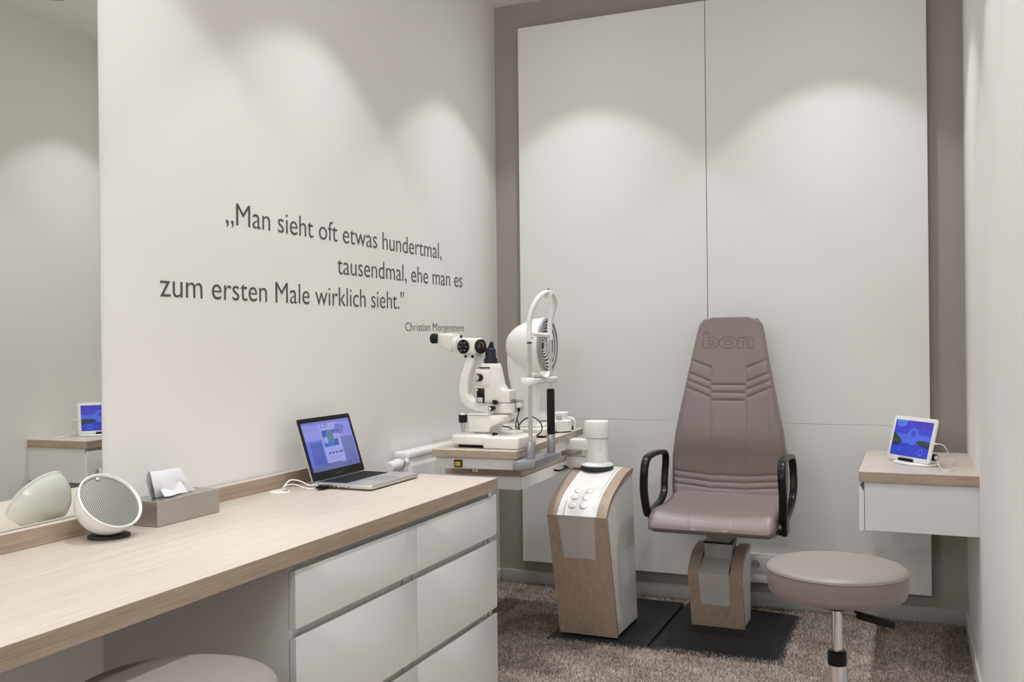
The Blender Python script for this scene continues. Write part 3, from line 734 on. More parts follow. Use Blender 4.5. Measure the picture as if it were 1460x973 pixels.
# ================================================================== SLIT LAMP (stands on the near end of the oak tabletop)
ZT = .845
sl = thing('slit_lamp', 'cream slit lamp microscope with black eyepieces on the near end of the table', 'microscope', (-1.47, 3.34, ZT))
def P(bm_fn, name, m, parent=None, **k):
    bm = NB(); bm_fn(bm); return link_mesh(name, bm, m, parent or sl, **k)
P(lambda b: box(b, (-1.486, 3.218, ZT+.0005), (-1.341, 3.41, .891), .008, 3), 'fixed_base', 'cream')
P(lambda b: prism(b, [(-1.484, 3.222), (-1.615, 3.222), (-1.640, 3.30), (-1.640, 3.47), (-1.43, 3.50), (-1.43, 3.42), (-1.484, 3.41)], 2, .8575, .893, .007, 3), 'sliding_carriage', 'cream')
P(lambda b: box(b, (-1.60, 3.25, ZT+.0005), (-1.49, 3.40, .858)), 'carriage_gap_shade', 'black')  # black block: shadow of the gap under the carriage put into colour
P(lambda b: lathe(b, [(.010, 0), (.010, .008)], (-1.47, 3.30, .8905), (0, 0, 1), 16) or lathe(b, [(.006, .006), (.006, .016)], (-1.462, 3.27, .886), (0, 0, 1), 14), 'lock_screw', 'black')
j = P(lambda b: lathe(b, [(.006, 0), (.008, .004), (.012, .026), (.0135, .034)], (-1.620, 3.33, .898), (0, 0, 1), 18), 'joystick_stem', 'clear')
P(lambda b: cyl(b, (-1.620, 3.33, .932), (-1.620, 3.33, .962), .0168, 24, .002), 'joystick_grip', 'softblack', j)
P(lambda b: lathe(b, [(.012, 0), (.010, .004), (.004, .007)], (-1.620, 3.33, .962), (0, 0, 1), 18), 'joystick_cap', 'gwhite', j)
P(lambda b: lathe(b, [(.018, 0), (.012, .003)], (-1.620, 3.33, .893), (0, 0, 1), 18), 'joystick_socket', 'grey', j)
# pillar block
P(lambda b: (prism(b, [(-1.575, .900), (-1.580, .9645), (-1.43, .966), (-1.425, .950), (-1.488, .918), (-1.491, .900)], 1, 3.29, 3.42, .004, 2), lathe(b, [(.050, .889), (.046, .893), (.043, .905)], (-1.53, 3.355, 0), (0, 0, 1), 28)), 'pillar_block', 'cream')
P(lambda b: box(b, (-1.582, 3.286, .9655), (-1.488, 3.425, .9705), .002), 'top_cover', 'gwhite')
# microscope arm sweeping up in a J
def arm_fn(b):
    C_ = [(-1.425, 3.355, .990), (-1.475, 3.355, .988), (-1.540, 3.353, .992), (-1.588, 3.352, 1.004), (-1.6145, 3.352, 1.030), (-1.619, 3.353, 1.065), (-1.613, 3.355, 1.11), (-1.600, 3.358, 1.15), (-1.590, 3.36, 1.186)]
    Q = cat_curve(C_, 6); n = len(Q); R = []
    for i in range(n):
        tg = (Q[min(i+1, n-1)]-Q[max(i-1, 0)]).normalized(); ax = Vector((0, 1, 0)); nn = tg.cross(ax).normalized(); s = i/(n-1)
        hh = np.interp(s, [0, .3, .5, 1], [.022, .021, .0205, .0185])
        R.append([Q[i]+ax*p[0]+nn*p[1] for p in rrect(.024, hh, .010, 2, 2, 5)])
    rings(b, R)
P(arm_fn, 'microscope_arm', 'cream')
P(lambda b: lathe(b, [(.030, 0), (.034, .002), (.034, .036), (.030, .038)], (-1.445, 3.355, .9715), (0, 0, 1), 32), 'arm_pivot', 'cream')
P(lambda b: cyl(b, (-1.489, 3.332, .990), (-1.489, 3.297, .990), .0095, 20, .002), 'arm_knob', 'black')
P(lambda b: cyl(b, (-1.489, 3.2975, .990), (-1.489, 3.290, .990), .0065, 16, .002), 'arm_knob_cap', 'chrome')
# microscope head turned towards the viewer
HM = Matrix.Translation(Vector((-1.589, 3.362, 0))) @ Matrix.Rotation(math.radians(-14), 4, 'Z')
def hv(x, y, z): return HM @ Vector((x, y, z))
def hd(x, y, z): return (HM.to_3x3() @ Vector((x, y, z)))
P(lambda b: box(b, (-.038, -.020, 1.181), (.026, .030, 1.197), .003, 2, M=HM), 'head_clamp', 'cream')
for xx in (-.018, .016): P(lambda b: cyl(b, hv(xx, -.019, 1.189), hv(xx, -.026, 1.189), .0055, 14, .001), 'clamp_screw', 'black')
P(lambda b: box(b, (-.062, -.034, 1.196), (.034, .038, 1.262), .016, 5, M=HM), 'magnification_body', 'cream')
dl = P(lambda b: cyl(b, hv(-.018, -.0335, 1.228), hv(-.018, -.0415, 1.228), .0285, 36, .002), 'magnification_dial', 'black')
P(lambda b: [box(b, (-.018+.017*math.cos(a)-.002, -.0422, 1.228+.017*math.sin(a)-.0015), (-.018+.017*math.cos(a)+.002, -.0412, 1.228+.017*math.sin(a)+.0015), M=HM) for a in np.linspace(0, 2*PI, 7)[:-1]], 'dial_marks', 'label', dl)
ob = P(lambda b: lathe(b, [(.027, 0), (.0285, .002), (.0285, .012), (.026, .014), (.022, .012)], hv(.0335, -.002, 1.228), hd(1, -.06, 0), 36), 'objective_ring', 'black')
P(lambda b: lathe(b, [(.0225, 0), (.014, .002), (.001, .003)], hv(.0335, -.002, 1.228)+hd(1, -.06, 0).normalized()*.0115, hd(1, -.06, 0), 32), 'objective_lens', 'red', ob)
P(lambda b: lathe(b, [(.034, 0), (.036, .004), (.033, .022), (.030, .028)], hv(-.062, .0, 1.236), hd(-1, 0, .02), 32), 'tube_collar', 'cream')
def prismbody(b):
    R = []
    for x, zc, w, h in ((-.085, 1.243, .034, .032), (-.100, 1.2445, .036, .036), (-.120, 1.249, .036, .033), (-.150, 1.257, .034, .0255), (-.158, 1.2585, .030, .0225)):
        R.append([hv(x, p[0], zc+p[1]) for p in rrect(w, h, .012, 1, 1, 4)])
    rings(b, R)
P(prismbody, 'binocular_body', 'cream')
for yy in (-.022, .026): P(lambda b: lathe(b, [(.015, 0), (.0185, .002), (.0195, .02), (.0205, .024), (.0205, .033), (.016, .037), (.010, .032)], hv(-.156, yy, 1.260), hd(-1, 0, .04), 28), 'eyepiece', 'softblack')
P(lambda b: cyl(b, hv(-.060, .0, 1.262), hv(-.060, .0, 1.273), .0045, 12, .001), 'tension_screw', 'black')
# illumination tower
def tower(b):
    prism(b, [(-1.420, 1.012), (-1.420, 1.058), (-1.452, 1.062), (-1.464, 1.080), (-1.478, 1.140), (-1.483, 1.157), (-1.488, 1.162), (-1.536, 1.162), (-1.540, 1.158), (-1.540, 1.142), (-1.562, 1.140), (-1.563, 1.012)], 1, 3.325, 3.395, .005, 3)
P(tower, 'illumination_tower', 'cream')
P(lambda b: box(b, (-1.561, 3.3205, 1.077), (-1.500, 3.329, 1.139), .004, 3), 'filter_cover', 'cream')
P(lambda b: box(b, (-1.545, 3.321, 1.1435), (-1.500, 3.327, 1.148), .001), 'filter_slot', 'black')
P(lambda b: lathe(b, [(.0265, 1.163), (.0275, 1.166), (.0265, 1.178), (.022, 1.184), (.021, 1.212), (.017, 1.220), (.012, 1.2235)], (-1.512, 3.36, 0), (0, 0, 1), 30), 'lamp_housing', 'navy')
P(lambda b: prism(b, [(-1.524, 1.219), (-1.500, 1.219), (-1.503, 1.247), (-1.509, 1.246), (-1.514, 1.236)], 1, 3.350, 3.370, .002, 2), 'reflecting_prism', 'black')
kn = P(lambda b: cyl(b, (-1.540, 3.328, 1.108), (-1.5475, 3.306, 1.108), .0150, 28, .002), 'slit_width_knob', 'black')
P(lambda b: cyl(b, (-1.5472, 3.3065, 1.108), (-1.5505, 3.297, 1.108), .0130, 28, .0015), 'knob_face', 'chrome', kn)
lb = P(lambda b: box(b, (-1.556, 3.3195, 1.010), (-1.524, 3.326, 1.066), .003, 2), 'switch_plate', 'black')
P(lambda b: box(b, (-1.552, 3.3185, 1.012), (-1.530, 3.320, 1.031), .0005, 1), 'rating_label', 'label', lb)
P(lambda b: cyl(b, (-1.550, 3.3195, 1.060), (-1.550, 3.3165, 1.060), .0035, 12), 'plate_screw', 'chrome', lb)
P(lambda b: lathe(b, [(.0345, 1.0105), (.0345, 1.024)], (-1.445, 3.36, 0), (0, 0, 1), 32), 'angle_scale', 'steel')
P(lambda b: cyl(b, (-1.476, 3.328, 1.014), (-1.478, 3.306, 1.014), .0085, 18, .001), 'lock_knob', 'black')
P(lambda b: tube(b, [(-1.478, 3.304, 1.014), (-1.500, 3.306, 1.009), (-1.545, 3.315, 1.006)], .0025, 8, 4), 'lock_lever', 'chrome')

# ================================================================== CHIN REST FRAME clamped to the table edge
cr = thing('chin_rest', 'white and silver chin rest frame clamped to the right edge of the tabletop', 'chin rest', (-1.30, 3.33, .778))
def Q(bm_fn, name, m, parent=None, **k):
    bm = NB(); bm_fn(bm); return link_mesh(name, bm, m, parent or cr, **k)
Q(lambda b: prism(b, [(-1.340, 3.160), (-1.312, 3.150), (-1.270, 3.205), (-1.272, 3.495), (-1.290, 3.505), (-1.352, 3.49), (-1.345, 3.3)], 2, .780, .812, .003, 2), 'clamp_block', 'silver')
Y1, Y2, XC = 3.238, 3.4535, -1.300
s_ = Q(lambda b: cyl(b, (XC, Y1, .811), (XC, Y1, .876), .0165, 28, .002), 'post_sleeve', 'silver')
Q(lambda b: cyl(b, (XC, Y2, .811), (XC, Y2, .884), .0165, 28, .002), 'post_sleeve', 'silver')
Q(lambda b: cyl(b, (XC, Y1, .87), (XC, Y1, 1.275), .0078, 18), 'post', 'chrome')
Q(lambda b: cyl(b, (XC, Y2, 1.05), (XC, Y2, 1.275), .0078, 18), 'post', 'chrome')
Q(lambda b: (lathe(b, [(.014, .884), (.0155, .888), (.0155, 1.055), (.013, 1.061)], (XC, Y2, 0), (0, 0, 1), 24)), 'hand_grip', 'softblack')
Q(lambda b: cyl(b, (XC, Y2, 1.060), (XC, Y2, 1.094), .0115, 20, .001), 'grip_neck', 'pwhite')
Q(lambda b: cyl(b, (XC, Y1, 1.238), (XC, Y1, 1.243), .0098, 18), 'eye_level_mark', 'black')
Q(lambda b: (box(b, (-1.322, 3.205, 1.086), (-1.280, 3.485, 1.108), .006, 3), lathe(b, [(.026, 1.084), (.028, 1.088), (.028, 1.108), (.026, 1.111)], (XC-.001, 3.226, 0), (0, 0, 1), 24)), 'chin_rest_bar', 'pwhite')
def cup(b):
    R = []
    for i in range(13):
        s = -1+2*i/12; z = 1.108+.018*s*s; R.append([Vector((XC+.002+p[0], 3.345+s*.052, z+p[1])) for p in rrect(.024-.006*s*s, .005, .004, 1, 1, 3)])
    rings(b, R)
Q(cup, 'chin_cup', 'pwhite')
Q(lambda b: tube(b, [(XC, Y1-.01, 1.272), (XC-.012, 3.28, 1.272), (XC-.016, 3.345, 1.272), (XC-.012, 3.41, 1.270), (XC, Y2+.012, 1.268)], .0085, 10, 5), 'forehead_band', 'pwhite')
Q(lambda b: tube(b, [(-1.300, Y1, 1.25), (-1.300, Y1, 1.31), (-1.294, 3.238, 1.345), (-1.282, 3.246, 1.383), (-1.270, 3.270, 1.412), (-1.265, 3.305, 1.426), (-1.264, 3.345, 1.430), (-1.265, 3.385, 1.426), (-1.268, 3.42, 1.413), (-1.276, 3.446, 1.383), (-1.292, 3.453, 1.345), (-1.300, Y2, 1.31), (-1.300, Y2, 1.25)], .0098, 12, 5), 'head_arch', 'pwhite')
Q(lambda b: lathe(b, [(.015, 1.409), (.016, 1.413), (.016, 1.424), (.014, 1.428)], (-1.2645, 3.345, 0), (0, 0, 1), 20), 'fixation_mount', 'pwhite')
Q(lambda b: cyl(b, (-1.2645, 3.345, 1.438), (-1.2645, 3.345, 1.444), .004, 10), 'mount_screw', 'black')
Q(lambda b: [cyl(b, (XC+.008, Y1+.006, z), (XC+.013, Y1+.010, z), .006, 12, .001) for z in (1.262,)], 'band_screw', 'pwhite')

# ================================================================== CORNEAL TOPOGRAPHER on the far half of the table
ct = thing('corneal_topographer', 'white corneal topographer with black and white target rings, behind the slit lamp', 'medical device', (-1.50, 3.83, ZT))
def T(bm_fn, name, m, parent=None, **k):
    bm = NB(); bm_fn(bm); return link_mesh(name, bm, m, parent or ct, **k)
YC, ZH = 3.825, 1.226
def shell(b):
    R = []
    for X, r, dz in ((-1.452, .117, 0), (-1.456, .121, 0), (-1.470, .1215, 0), (-1.505, .118, 0), (-1.545, .106, 0), (-1.585, .088, 0), (-1.612, .068, 0), (-1.627, .050, 0), (-1.634, .030, 0), (-1.637, .008, 0)):
        R.append([Vector((X, YC+r*math.cos(a), ZH+dz+r*math.sin(a))) for a in np.linspace(0, 2*PI, 56, endpoint=False)])
    rings(b, R, caps=False)
T(shell, 'head_shell', 'gwhite')
def neck(b):
    R = []
    for z, xa, xb, hy in ((.885, -1.600, -1.498, .050), (.92, -1.601, -1.500, .051), (.98, -1.604, -1.500, .055), (1.04, -1.612, -1.492, .060), (1.10, -1.622, -1.484, .064), (1.16, -1.629, -1.492, .060), (1.21, -1.632, -1.500, .050), (1.235, -1.628, -1.505, .036)):
        R.append([Vector(((xa+xb)/2+p[0], YC+p[1], z)) for p in rrect((xb-xa)/2, hy, .034, 2, 2, 6)])
    rings(b, R)
T(neck, 'neck', 'gwhite')
T(lambda b: lathe(b, [(.121, 0), (.1225, .004), (.120, .009), (.110, .010), (.107, .004), (.107, .0)], (-1.456, YC, ZH), (1, 0, 0), 64, loop=True), 'front_rim', 'silver')
cone = T(lambda b: lathe(b, [(.109, .004), (.085, -.004), (.055, -.014), (.025, -.022), (.010, -.024), (.0005, -.024)], (-1.452, YC, ZH), (1, 0, 0), 64, caps=False), 'target_cone', 'black')
for k, r in enumerate((.098, .084, .070, .0565, .0435, .031, .0195)):
    x = np.interp(r, [.001, .010, .025, .055, .085, .109], [-.024, -.024, -.022, -.014, -.004, .004])
    T(lambda b: lathe(b, [(r-.0026, -.003), (r-.0026, .0022), (r+.0026, .0042), (r+.0026, -.001)], (-1.452+x, YC, ZH), (1, 0, 0), 64, loop=True), 'target_ring', 'gwhite', cone)
T(lambda b: lathe(b, [(.008, 0), (.006, .003)], (-1.4745, YC, ZH), (1, 0, 0), 20), 'camera_lens', 'navy', cone)
b_ = text_bm('OCULUS \u2022 Keratograph', -.004); x0, x1 = ext(b_, 0)
for v in b_.verts:
    X = -1.612+(v.co.x-x0)/(x1-x0)*.082; z = 1.188+v.co.y*.011
    rr = np.interp(X, [-1.628, -1.615, -1.585, -1.545, -1.505], [.040, .060, .083, .104, .118])
    dz = z-ZH; v.co = Vector((X, YC-math.sqrt(max(1e-6, rr*rr-dz*dz))*1.004-.0006, z))
link_mesh('printed_name', b_, 'green', ct, smooth=0)
# sockets on the neck side, plug
pl_ = T(lambda b: box(b, (-1.585, YC-.060, .955), (-1.545, YC-.054, .995), .002), 'connector_panel', 'grey')
T(lambda b: box(b, (-1.582, YC-.0615, .968), (-1.566, YC-.0595, .990), .001), 'display', 'led', pl_)
T(lambda b: (lathe(b, [(.012, 0), (.013, .003), (.012, .020), (.008, .022)], (-1.556, YC-.060, .972), (-.2, -1, 0), 24)), 'plug', 'gwhite', pl_)
T(lambda b: lathe(b, [(.007, 0), (.0065, .016), (.004, .018)], (-1.559, YC-.074, .962), (0, 0, -1), 14), 'plug_sleeve', 'black', pl_)
# base parts
BM = Matrix.Translation(Vector((-1.50, 3.83, 0))) @ Matrix.Rotation(math.radians(6), 4, 'Z')
T(lambda b: box(b, (-.125, -.17, ZT+.001), (.075, .04, ZT+.008), .002, 1, M=BM), 'floor_plate', 'black')
T(lambda b: box(b, (-.130, -.185, ZT+.008), (.080, -.02, .884), .006, 3, M=BM), 'base_tray', 'cream')
T(lambda b: box(b, (-.120, -.15, .884), (.060, .09, .897), .004, 2, M=BM), 'base_deck', 'gwhite')
T(lambda b: lathe(b, [(.060, .003), (.066, .006), (.067, .050), (.064, .054), (.050, .055)], (-1.452, 3.93, ZT), (0, 0, 1), 44), 'turret', 'gwhite')
T(lambda b: lathe(b, [(.064, 0), (.064, .004)], (-1.452, 3.93, ZT), (0, 0, 1), 44), 'turret_foot', 'black')
T(lambda b: lathe(b, [(.050, .055), (.0505, .076), (.053, .079), (.053, .086), (.050, .088), (.02, .088)], (-1.452, 3.93, ZT), (0, 0, 1), 44), 'turret_top', 'gwhite')
T(lambda b: box(b, (-1.435, 3.878, ZT+.058), (-1.412, 3.889, ZT+.074), .001), 'turret_window', 'grey')
T(lambda b: box(b, (-1.60, 3.84, .9), (-1.46, 3.99, .93), .004, 2), 'cross_slide', 'gwhite')
# handle bracket at the far end
tb = thing('joystick_bracket', 'small white bent bracket at the far right corner of the tabletop', 'bracket', (-1.43, 4.04, ZT))
bm = NB(); tube(bm, [(-1.48, 4.03, .897), (-1.445, 4.03, .899), (-1.415, 4.03, .896), (-1.404, 4.03, .880), (-1.404, 4.03, ZT+.001)], .006, 10, 5); link_mesh('bow', bm, 'gwhite', tb)
bm = NB(); box(bm, (-1.475, 4.02, ZT+.0005), (-1.410, 4.06, .862), .002); link_mesh('base', bm, 'black', tb)
bm = NB(); box(bm, (-1.478, 4.025, .862), (-1.466, 4.035, .896)); link_mesh('leg', bm, 'gwhite', tb)
# black power cable looping on the table
bm = NB()
tube(bm, [(-1.537, 3.66, 1.017), (-1.536, 3.66, .981), (-1.531, 3.65, .944), (-1.517, 3.64, .911), (-1.499, 3.62, .873), (-1.484, 3.62, .862), (-1.463, 3.62, .855), (-1.427, 3.62, .858), (-1.403, 3.62, .881), (-1.406, 3.62, .908), (-1.427, 3.62, .927), (-1.45, 3.62, .934), (-1.48, 3.62, .923), (-1.499, 3.61, .901), (-1.50, 3.60, .880), (-1.495, 3.59, .853)], .0028, 8, 5)
tube(bm, [(-1.559, 3.751, .946), (-1.558, 3.745, .935), (-1.55, 3.70, .905), (-1.535, 3.66, .889), (-1.505, 3.60, .866), (-1.49, 3.58, .851)], .0028, 8, 5)
tube(bm, [(-1.560, 3.49, .898), (-1.552, 3.53, .900), (-1.528, 3.55, .897), (-1.511, 3.555, .89), (-1.50, 3.56, .876), (-1.492, 3.57, .853)], .0028, 8, 5)
for k in range(5): tube(bm, [(-1.52+.008*k, 3.56, .849+.004*(k % 3)), (-1.495, 3.59, .855+.005*k), (-1.475+.006*k, 3.60-.008*k, .850+.003*k)], .0035, 7, 5)
o = link_mesh('power_cable', bm, 'rubber', loc=(-1.49, 3.6, ZT)); tag(o, 'black power cable looping between the slit lamp and the corneal topographer', 'cable')
bm = NB(); tube(bm, [(-1.585, 3.535, .867), (-1.565, 3.55, .861), (-1.551, 3.56, .859), (-1.532, 3.57, .860), (-1.500, 3.585, .866)], [.005, .006, .007, .009, .0095], 10, 4)
o = link_mesh('cable_plug', bm, 'silver', loc=(-1.54, 3.56, ZT)); tag(o, 'grey cylindrical cable plug lying behind the slit lamp base', 'plug')

# ================================================================== LAPTOP
lp = thing('laptop', 'open silver laptop with blue screen on the oak worktop', 'laptop', (-1.73, 2.805, ZW))
def Lp(bm_fn, name, m, parent=None, **k):
    bm = NB(); bm_fn(bm); return link_mesh(name, bm, m, parent or lp, **k)
LX0, LX1, LY0, LY1 = -1.845, -1.618, 2.645, 2.968
def lbase(b):
    R = []
    for z, i_ in ((.7668, .012), (.7685, .004), (.772, .0006), (.782, 0), (.7835, .0008)):
        R.append([Vector(((LX0+LX1)/2+p[0], (LY0+LY1)/2+p[1], z)) for p in rrect((LX1-LX0)/2-i_, (LY1-LY0)/2-i_, .010, 1, 1, 6)])
    rings(b, R)
bs = Lp(lbase, 'base', 'alu')
Lp(lambda b: [lathe(b, [(.007, 0), (.006, .002)], (x, y, ZW+.0001), (0, 0, 1), 12) for x in (-1.83, -1.635) for y in (2.665, 2.95)], 'rubber_feet', 'rubber', bs)
Lp(lambda b: box(b, (-1.832, LY0+.022, .7833), (-1.728, LY1-.022, .7837)), 'keyboard_well', 'black', bs)
def keys(b):
    for r in range(6):
        x = -1.829+r*.0168; y = LY0+.026; n = 14; pitch = (LY1-LY0-.052)/n
        for c in range(n):
            if r == 5 and 4 <= c <= 8:
                if c == 4: box(b, (x, y+c*pitch, .7836), (x+.0145, y+9*pitch-.0025, .7848))
                continue
            box(b, (x+(.006 if r == 0 else 0), y+c*pitch, .7836), (x+.0145, y+(c+1)*pitch-.0028, .7848))
o = Lp(keys, 'keys', 'softblack', bs); o['kind'] = 'stuff'
Lp(lambda b: box(b, (-1.716, 2.752, .7834), (-1.634, 2.860, .7838)), 'trackpad', 'silver', bs)
Lp(lambda b: [box(b, (x, LY0-.0006, .7715), (x+w, LY0+.004, .7715+h)) for x, w, h in ((-1.825, .010, .007), (-1.808, .012, .006), (-1.790, .010, .006), (-1.774, .009, .004), (-1.758, .009, .004), (-1.742, .022, .002), (-1.708, .004, .004))], 'port', 'black', bs)
up = Vector((-.065, 0, .2)).normalized(); nr = Vector((up.z, 0, -up.x)); hg = Vector((-1.843, 0, .784))
def sp(u, v, w): return hg+Vector((0, LY0+u, 0))+up*v+nr*w        # u to the right (away), v up the lid, w towards the user
LW = LY1-LY0; LH = .2175
def slab(b, u0, u1, v0, v1, w0, w1, r):
    R = []
    for w in (w0, w1): R.append([sp((u0+u1)/2+p[0], (v0+v1)/2+p[1], w) for p in rrect((u1-u0)/2, (v1-v0)/2, r, 1, 1, 5)])
    rings(b, R)
ld_ = Lp(lambda b: slab(b, 0, LW, 0, LH, -.0065, -.001, .008), 'lid', 'alu')
Lp(lambda b: slab(b, .0012, LW-.0012, .001, LH-.0012, -.001, 0, .007), 'bezel', 'black', ld_)
Lp(lambda b: cyl(b, (-1.846, LY0+.04, .7845), (-1.846, LY1-.04, .7845), .0045, 12), 'hinge', 'black')
SC = {}
def sm(name, rgb, e=1.0):
    if name not in SC: SC[name] = screen_mat('screen_'+name, lin(rgb), e)
    return SC[name]
def screen_obj(name, parent, fn, U0, U1, V0, V1, shapes, extra=()):
    """flat picture: list of (material, [(u,v)...]) polygons, each a hair in front of the last"""
    bm = NB(); mats = []
    for i, (m_, P_) in enumerate(shapes):
        if m_ not in mats: mats.append(m_)
        vs = [bm.verts.new(fn(U0+(U1-U0)*p[0], V0+(V1-V0)*p[1], .0003+.00004*i)) for p in P_]
        bm.faces.new(vs).material_index = mats.index(m_)
    return link_mesh(name, bm, mats, parent, smooth=0)
def R4(a, b_, c, d): return [(a, b_), (c, b_), (c, d), (a, d)]
def circle_poly(cx, cy, r, asp, n=28): return [(cx+r*math.cos(2*PI*k/n), cy+r*asp*math.sin(2*PI*k/n)) for k in range(n)]
lav = sm('lavender', (128, 134, 214)); blu = sm('blue', (84, 104, 204)); dbl = sm('deep_blue', (66, 84, 170)); pale = sm('pale_page', (150, 152, 218)); slate = sm('slate', (84, 96, 150))
photo = sm('photo_blue', (52, 82, 168)); teal = sm('photo_teal', (84, 120, 150)); ink = sm('ink', (62, 66, 110)); dock = sm('dock', (98, 108, 170)); cobalt = sm('cobalt', (50, 110, 200))
shapes = [(lav, R4(0, 0, 1, 1)), (blu, R4(0, .0, .36, .62)), (dbl, R4(.07, .13, .30, .58)), (dock, R4(.72, .10, .98, .62)), (slate, R4(0, 0, 1, .10)), (slate, [(0, .10), (.55, .16), (.62, .10)]), (pale, R4(.33, .13, .72, .96)),
          (sm('bar', (112, 112, 196)), R4(0, .95, 1, 1)), (photo, R4(.36, .46, .66, .80)), (teal, circle_poly(.52, .66, .09, 1.6)), (pale, circle_poly(.41, .60, .045, 1.6)), (pale, circle_poly(.62, .66, .04, 1.6)), (cobalt, R4(.40, .46, .56, .54)), (sm('muted', (100, 106, 190)), [(.62, .72), (.80, .68), (.86, .86), (.68, .92)]),
          (ink, circle_poly(.70, .76, .018, 1.6, 10)), (ink, R4(.37, .86, .39, .89)), (ink, R4(.37, .91, .39, .94)), (dbl, R4(.42, .865, .50, .88)), (dbl, R4(.42, .92, .52, .935))]
shapes += [(dbl, R4(.40+.07*k, .30, .44+.07*k, .35)) for k in range(4)]+[(ink, circle_poly(.68, .33, .02, 1.6, 10))]+[(dbl, R4(.38, .24-.03*k, .66-.05*k, .245-.03*k)) for k in range(3)]
screen_obj('screen', ld_, sp, .016, LW-.016, .029, LH-.017, shapes)
bw = text_bm('MacBook Pro', -.01); x0, x1 = ext(bw, 0)
for v in bw.verts: v.co = sp(LW/2+(v.co.x-(x0+x1)/2)/(x1-x0)*.036, .0115+v.co.y*.0055, .0004)
link_mesh('printed_name', bw, 'grey', ld_, smooth=0)

# grommet, white leads
gr = thing('cable_grommet', 'round white cable grommet in the oak worktop left of the laptop', 'grommet', (-1.902, 2.54, ZW))
bm = NB(); lathe(bm, [(.034, 0), (.033, .002), (.030, .003), (.001, .003)], (-1.902, 2.54, ZW+.0002), (0, 0, 1), 36); link_mesh('cover', bm, 'pwhite', gr)
bm = NB(); lathe(bm, [(.009, 0), (.009, .0006)], (-1.885, 2.548, ZW+.0033), (0, 0, 1), 16); link_mesh('cable_hole', bm, 'black', gr)
bm = NB(); tube(bm, [(-1.885, 2.545, ZW+.003), (-1.885, 2.548, .786), (-1.88, 2.570, .800), (-1.87, 2.605, .793), (-1.855, 2.625, .779), (-1.842, 2.628, .7765), (-1.838, 2.640, .7758)], .0022, 8, 5); tube(bm, [(-1.838, 2.628, .7758), (-1.838, 2.644, .7758)], .0035, 8, 1, smooth=False)
o = link_mesh('charging_lead', bm, 'gwhite', loc=(-1.885, 2.55, ZW)); tag(o, 'upper white lead arching from the grommet to the laptop', 'cable')
bm = NB(); tube(bm, [(-1.888, 2.552, ZW+.003), (-1.886, 2.540, .783), (-1.870, 2.575, .786), (-1.845, 2.600, .772), (-1.822, 2.615, .7695), (-1.818, 2.640, .774)], .0018, 8, 5); box(bm, (-1.822, 2.628, .7705), (-1.811, 2.6435, .7775), .001, 1)
o = link_mesh('data_lead', bm, 'gwhite', loc=(-1.887, 2.55, ZW)); tag(o, 'lower white lead sagging from the grommet onto the worktop beside the laptop', 'cable')
bm = NB(); box(bm, (-1.809, 2.616, .7695), (-1.780, 2.6438, .7795), .002, 2); box(bm, (-1.805, 2.600, .771), (-1.786, 2.617, .778), .002, 2)
o = link_mesh('usb_plug', bm, 'black', loc=(-1.80, 2.63, ZW)); tag(o, 'small black plug in the left side of the laptop', 'plug')

# ================================================================== TABLET
tb = thing('tablet', 'white framed tablet with blue lake picture leaning on its stand', 'tablet', (-.02, 3.93, .761))
bl = Vector((-.1, 4.033, .7715)); dd = Vector((.628, -.778, 0)).normalized(); lam = math.radians(15); bk_ = Vector((.778, .628, 0)).normalized()
tup = bk_*math.sin(lam)+Vector((0, 0, 1))*math.cos(lam); tnr = -bk_*math.cos(lam)+Vector((0, 0, 1))*math.sin(lam); TW, TH = .24, .172
def tp_(u, v, w): return bl+dd*u+tup*v+tnr*w
def tslab(b, u0, u1, v0, v1, ws, r):
    R = []
    for w, i_ in ws: R.append([tp_((u0+u1)/2+p[0], (v0+v1)/2+p[1], w) for p in rrect((u1-u0)/2-i_, (v1-v0)/2-i_, r, 1, 1, 5)])
    rings(b, R)
bm = NB(); tslab(bm, 0, TW, 0, TH, ((-.010, .004), (-.008, .001), (-.004, 0), (-.001, .0005), (0, .002)), .010); link_mesh('case', bm, 'pwhite', tb)
tbl = sm('lake_blue', (60, 66, 196)); tb2 = sm('lake_blue_low', (44, 62, 188)); hz = sm('horizon_blue', (74, 100, 214)); gn = sm('shore_green', (42, 66, 52)); gn2 = sm('shore_reflection', (34, 42, 92)); rg_ = sm('pale_ring', (84, 118, 214)); vio = sm('violet_blue', (66, 56, 178)); br = sm('shore_brown', (74, 62, 62))
hillL = [(0, .36), (.10, .355), (.22, .37), (.27, .40), (.22, .47), (.15, .52), (.08, .60), (0, .64)]
hillR = [(.62, .395), (.78, .36), (1, .34), (1, .44), (.9, .47), (.75, .47), (.66, .45)]
asp = (TW-.03)/(TH-.032)
sh = [(tbl, R4(0, 0, 1, 1)), (hz, R4(0, .34, 1, .62)), (vio, R4(.5, .80, 1, 1)), (tb2, R4(0, 0, 1, .36)), (gn2, [(0, .36), (.25, .37), (.20, .30), (0, .26)]), (gn2, [(.64, .39), (1, .34), (1, .26), (.8, .31)]), (gn, hillL), (br, [(0, .38), (.14, .385), (.10, .42), (0, .44)]), (gn, hillR)]
def ring_shapes(cx, cy, r, t_, m_, bgm): return [(m_, circle_poly(cx, cy, r, asp)), (bgm, circle_poly(cx, cy, r-t_, asp))]
sh += [(rg_, [(.02, 1), (.33, 1), (.30, .86), (.22, .80), (.14, .80), (.06, .86)]), (tbl, R4(.08, .895, .20, .91))]
sh += ring_shapes(.53, .56, .155, .012, rg_, hz)+ring_shapes(.53, .64, .075, .010, rg_, tbl)+ring_shapes(.80, .16, .062, .014, rg_, tb2)+ring_shapes(.22, .18, .03, .008, rg_, tb2)+ring_shapes(.80, .78, .05, .006, sm('faint', (72, 84, 200)), tbl)
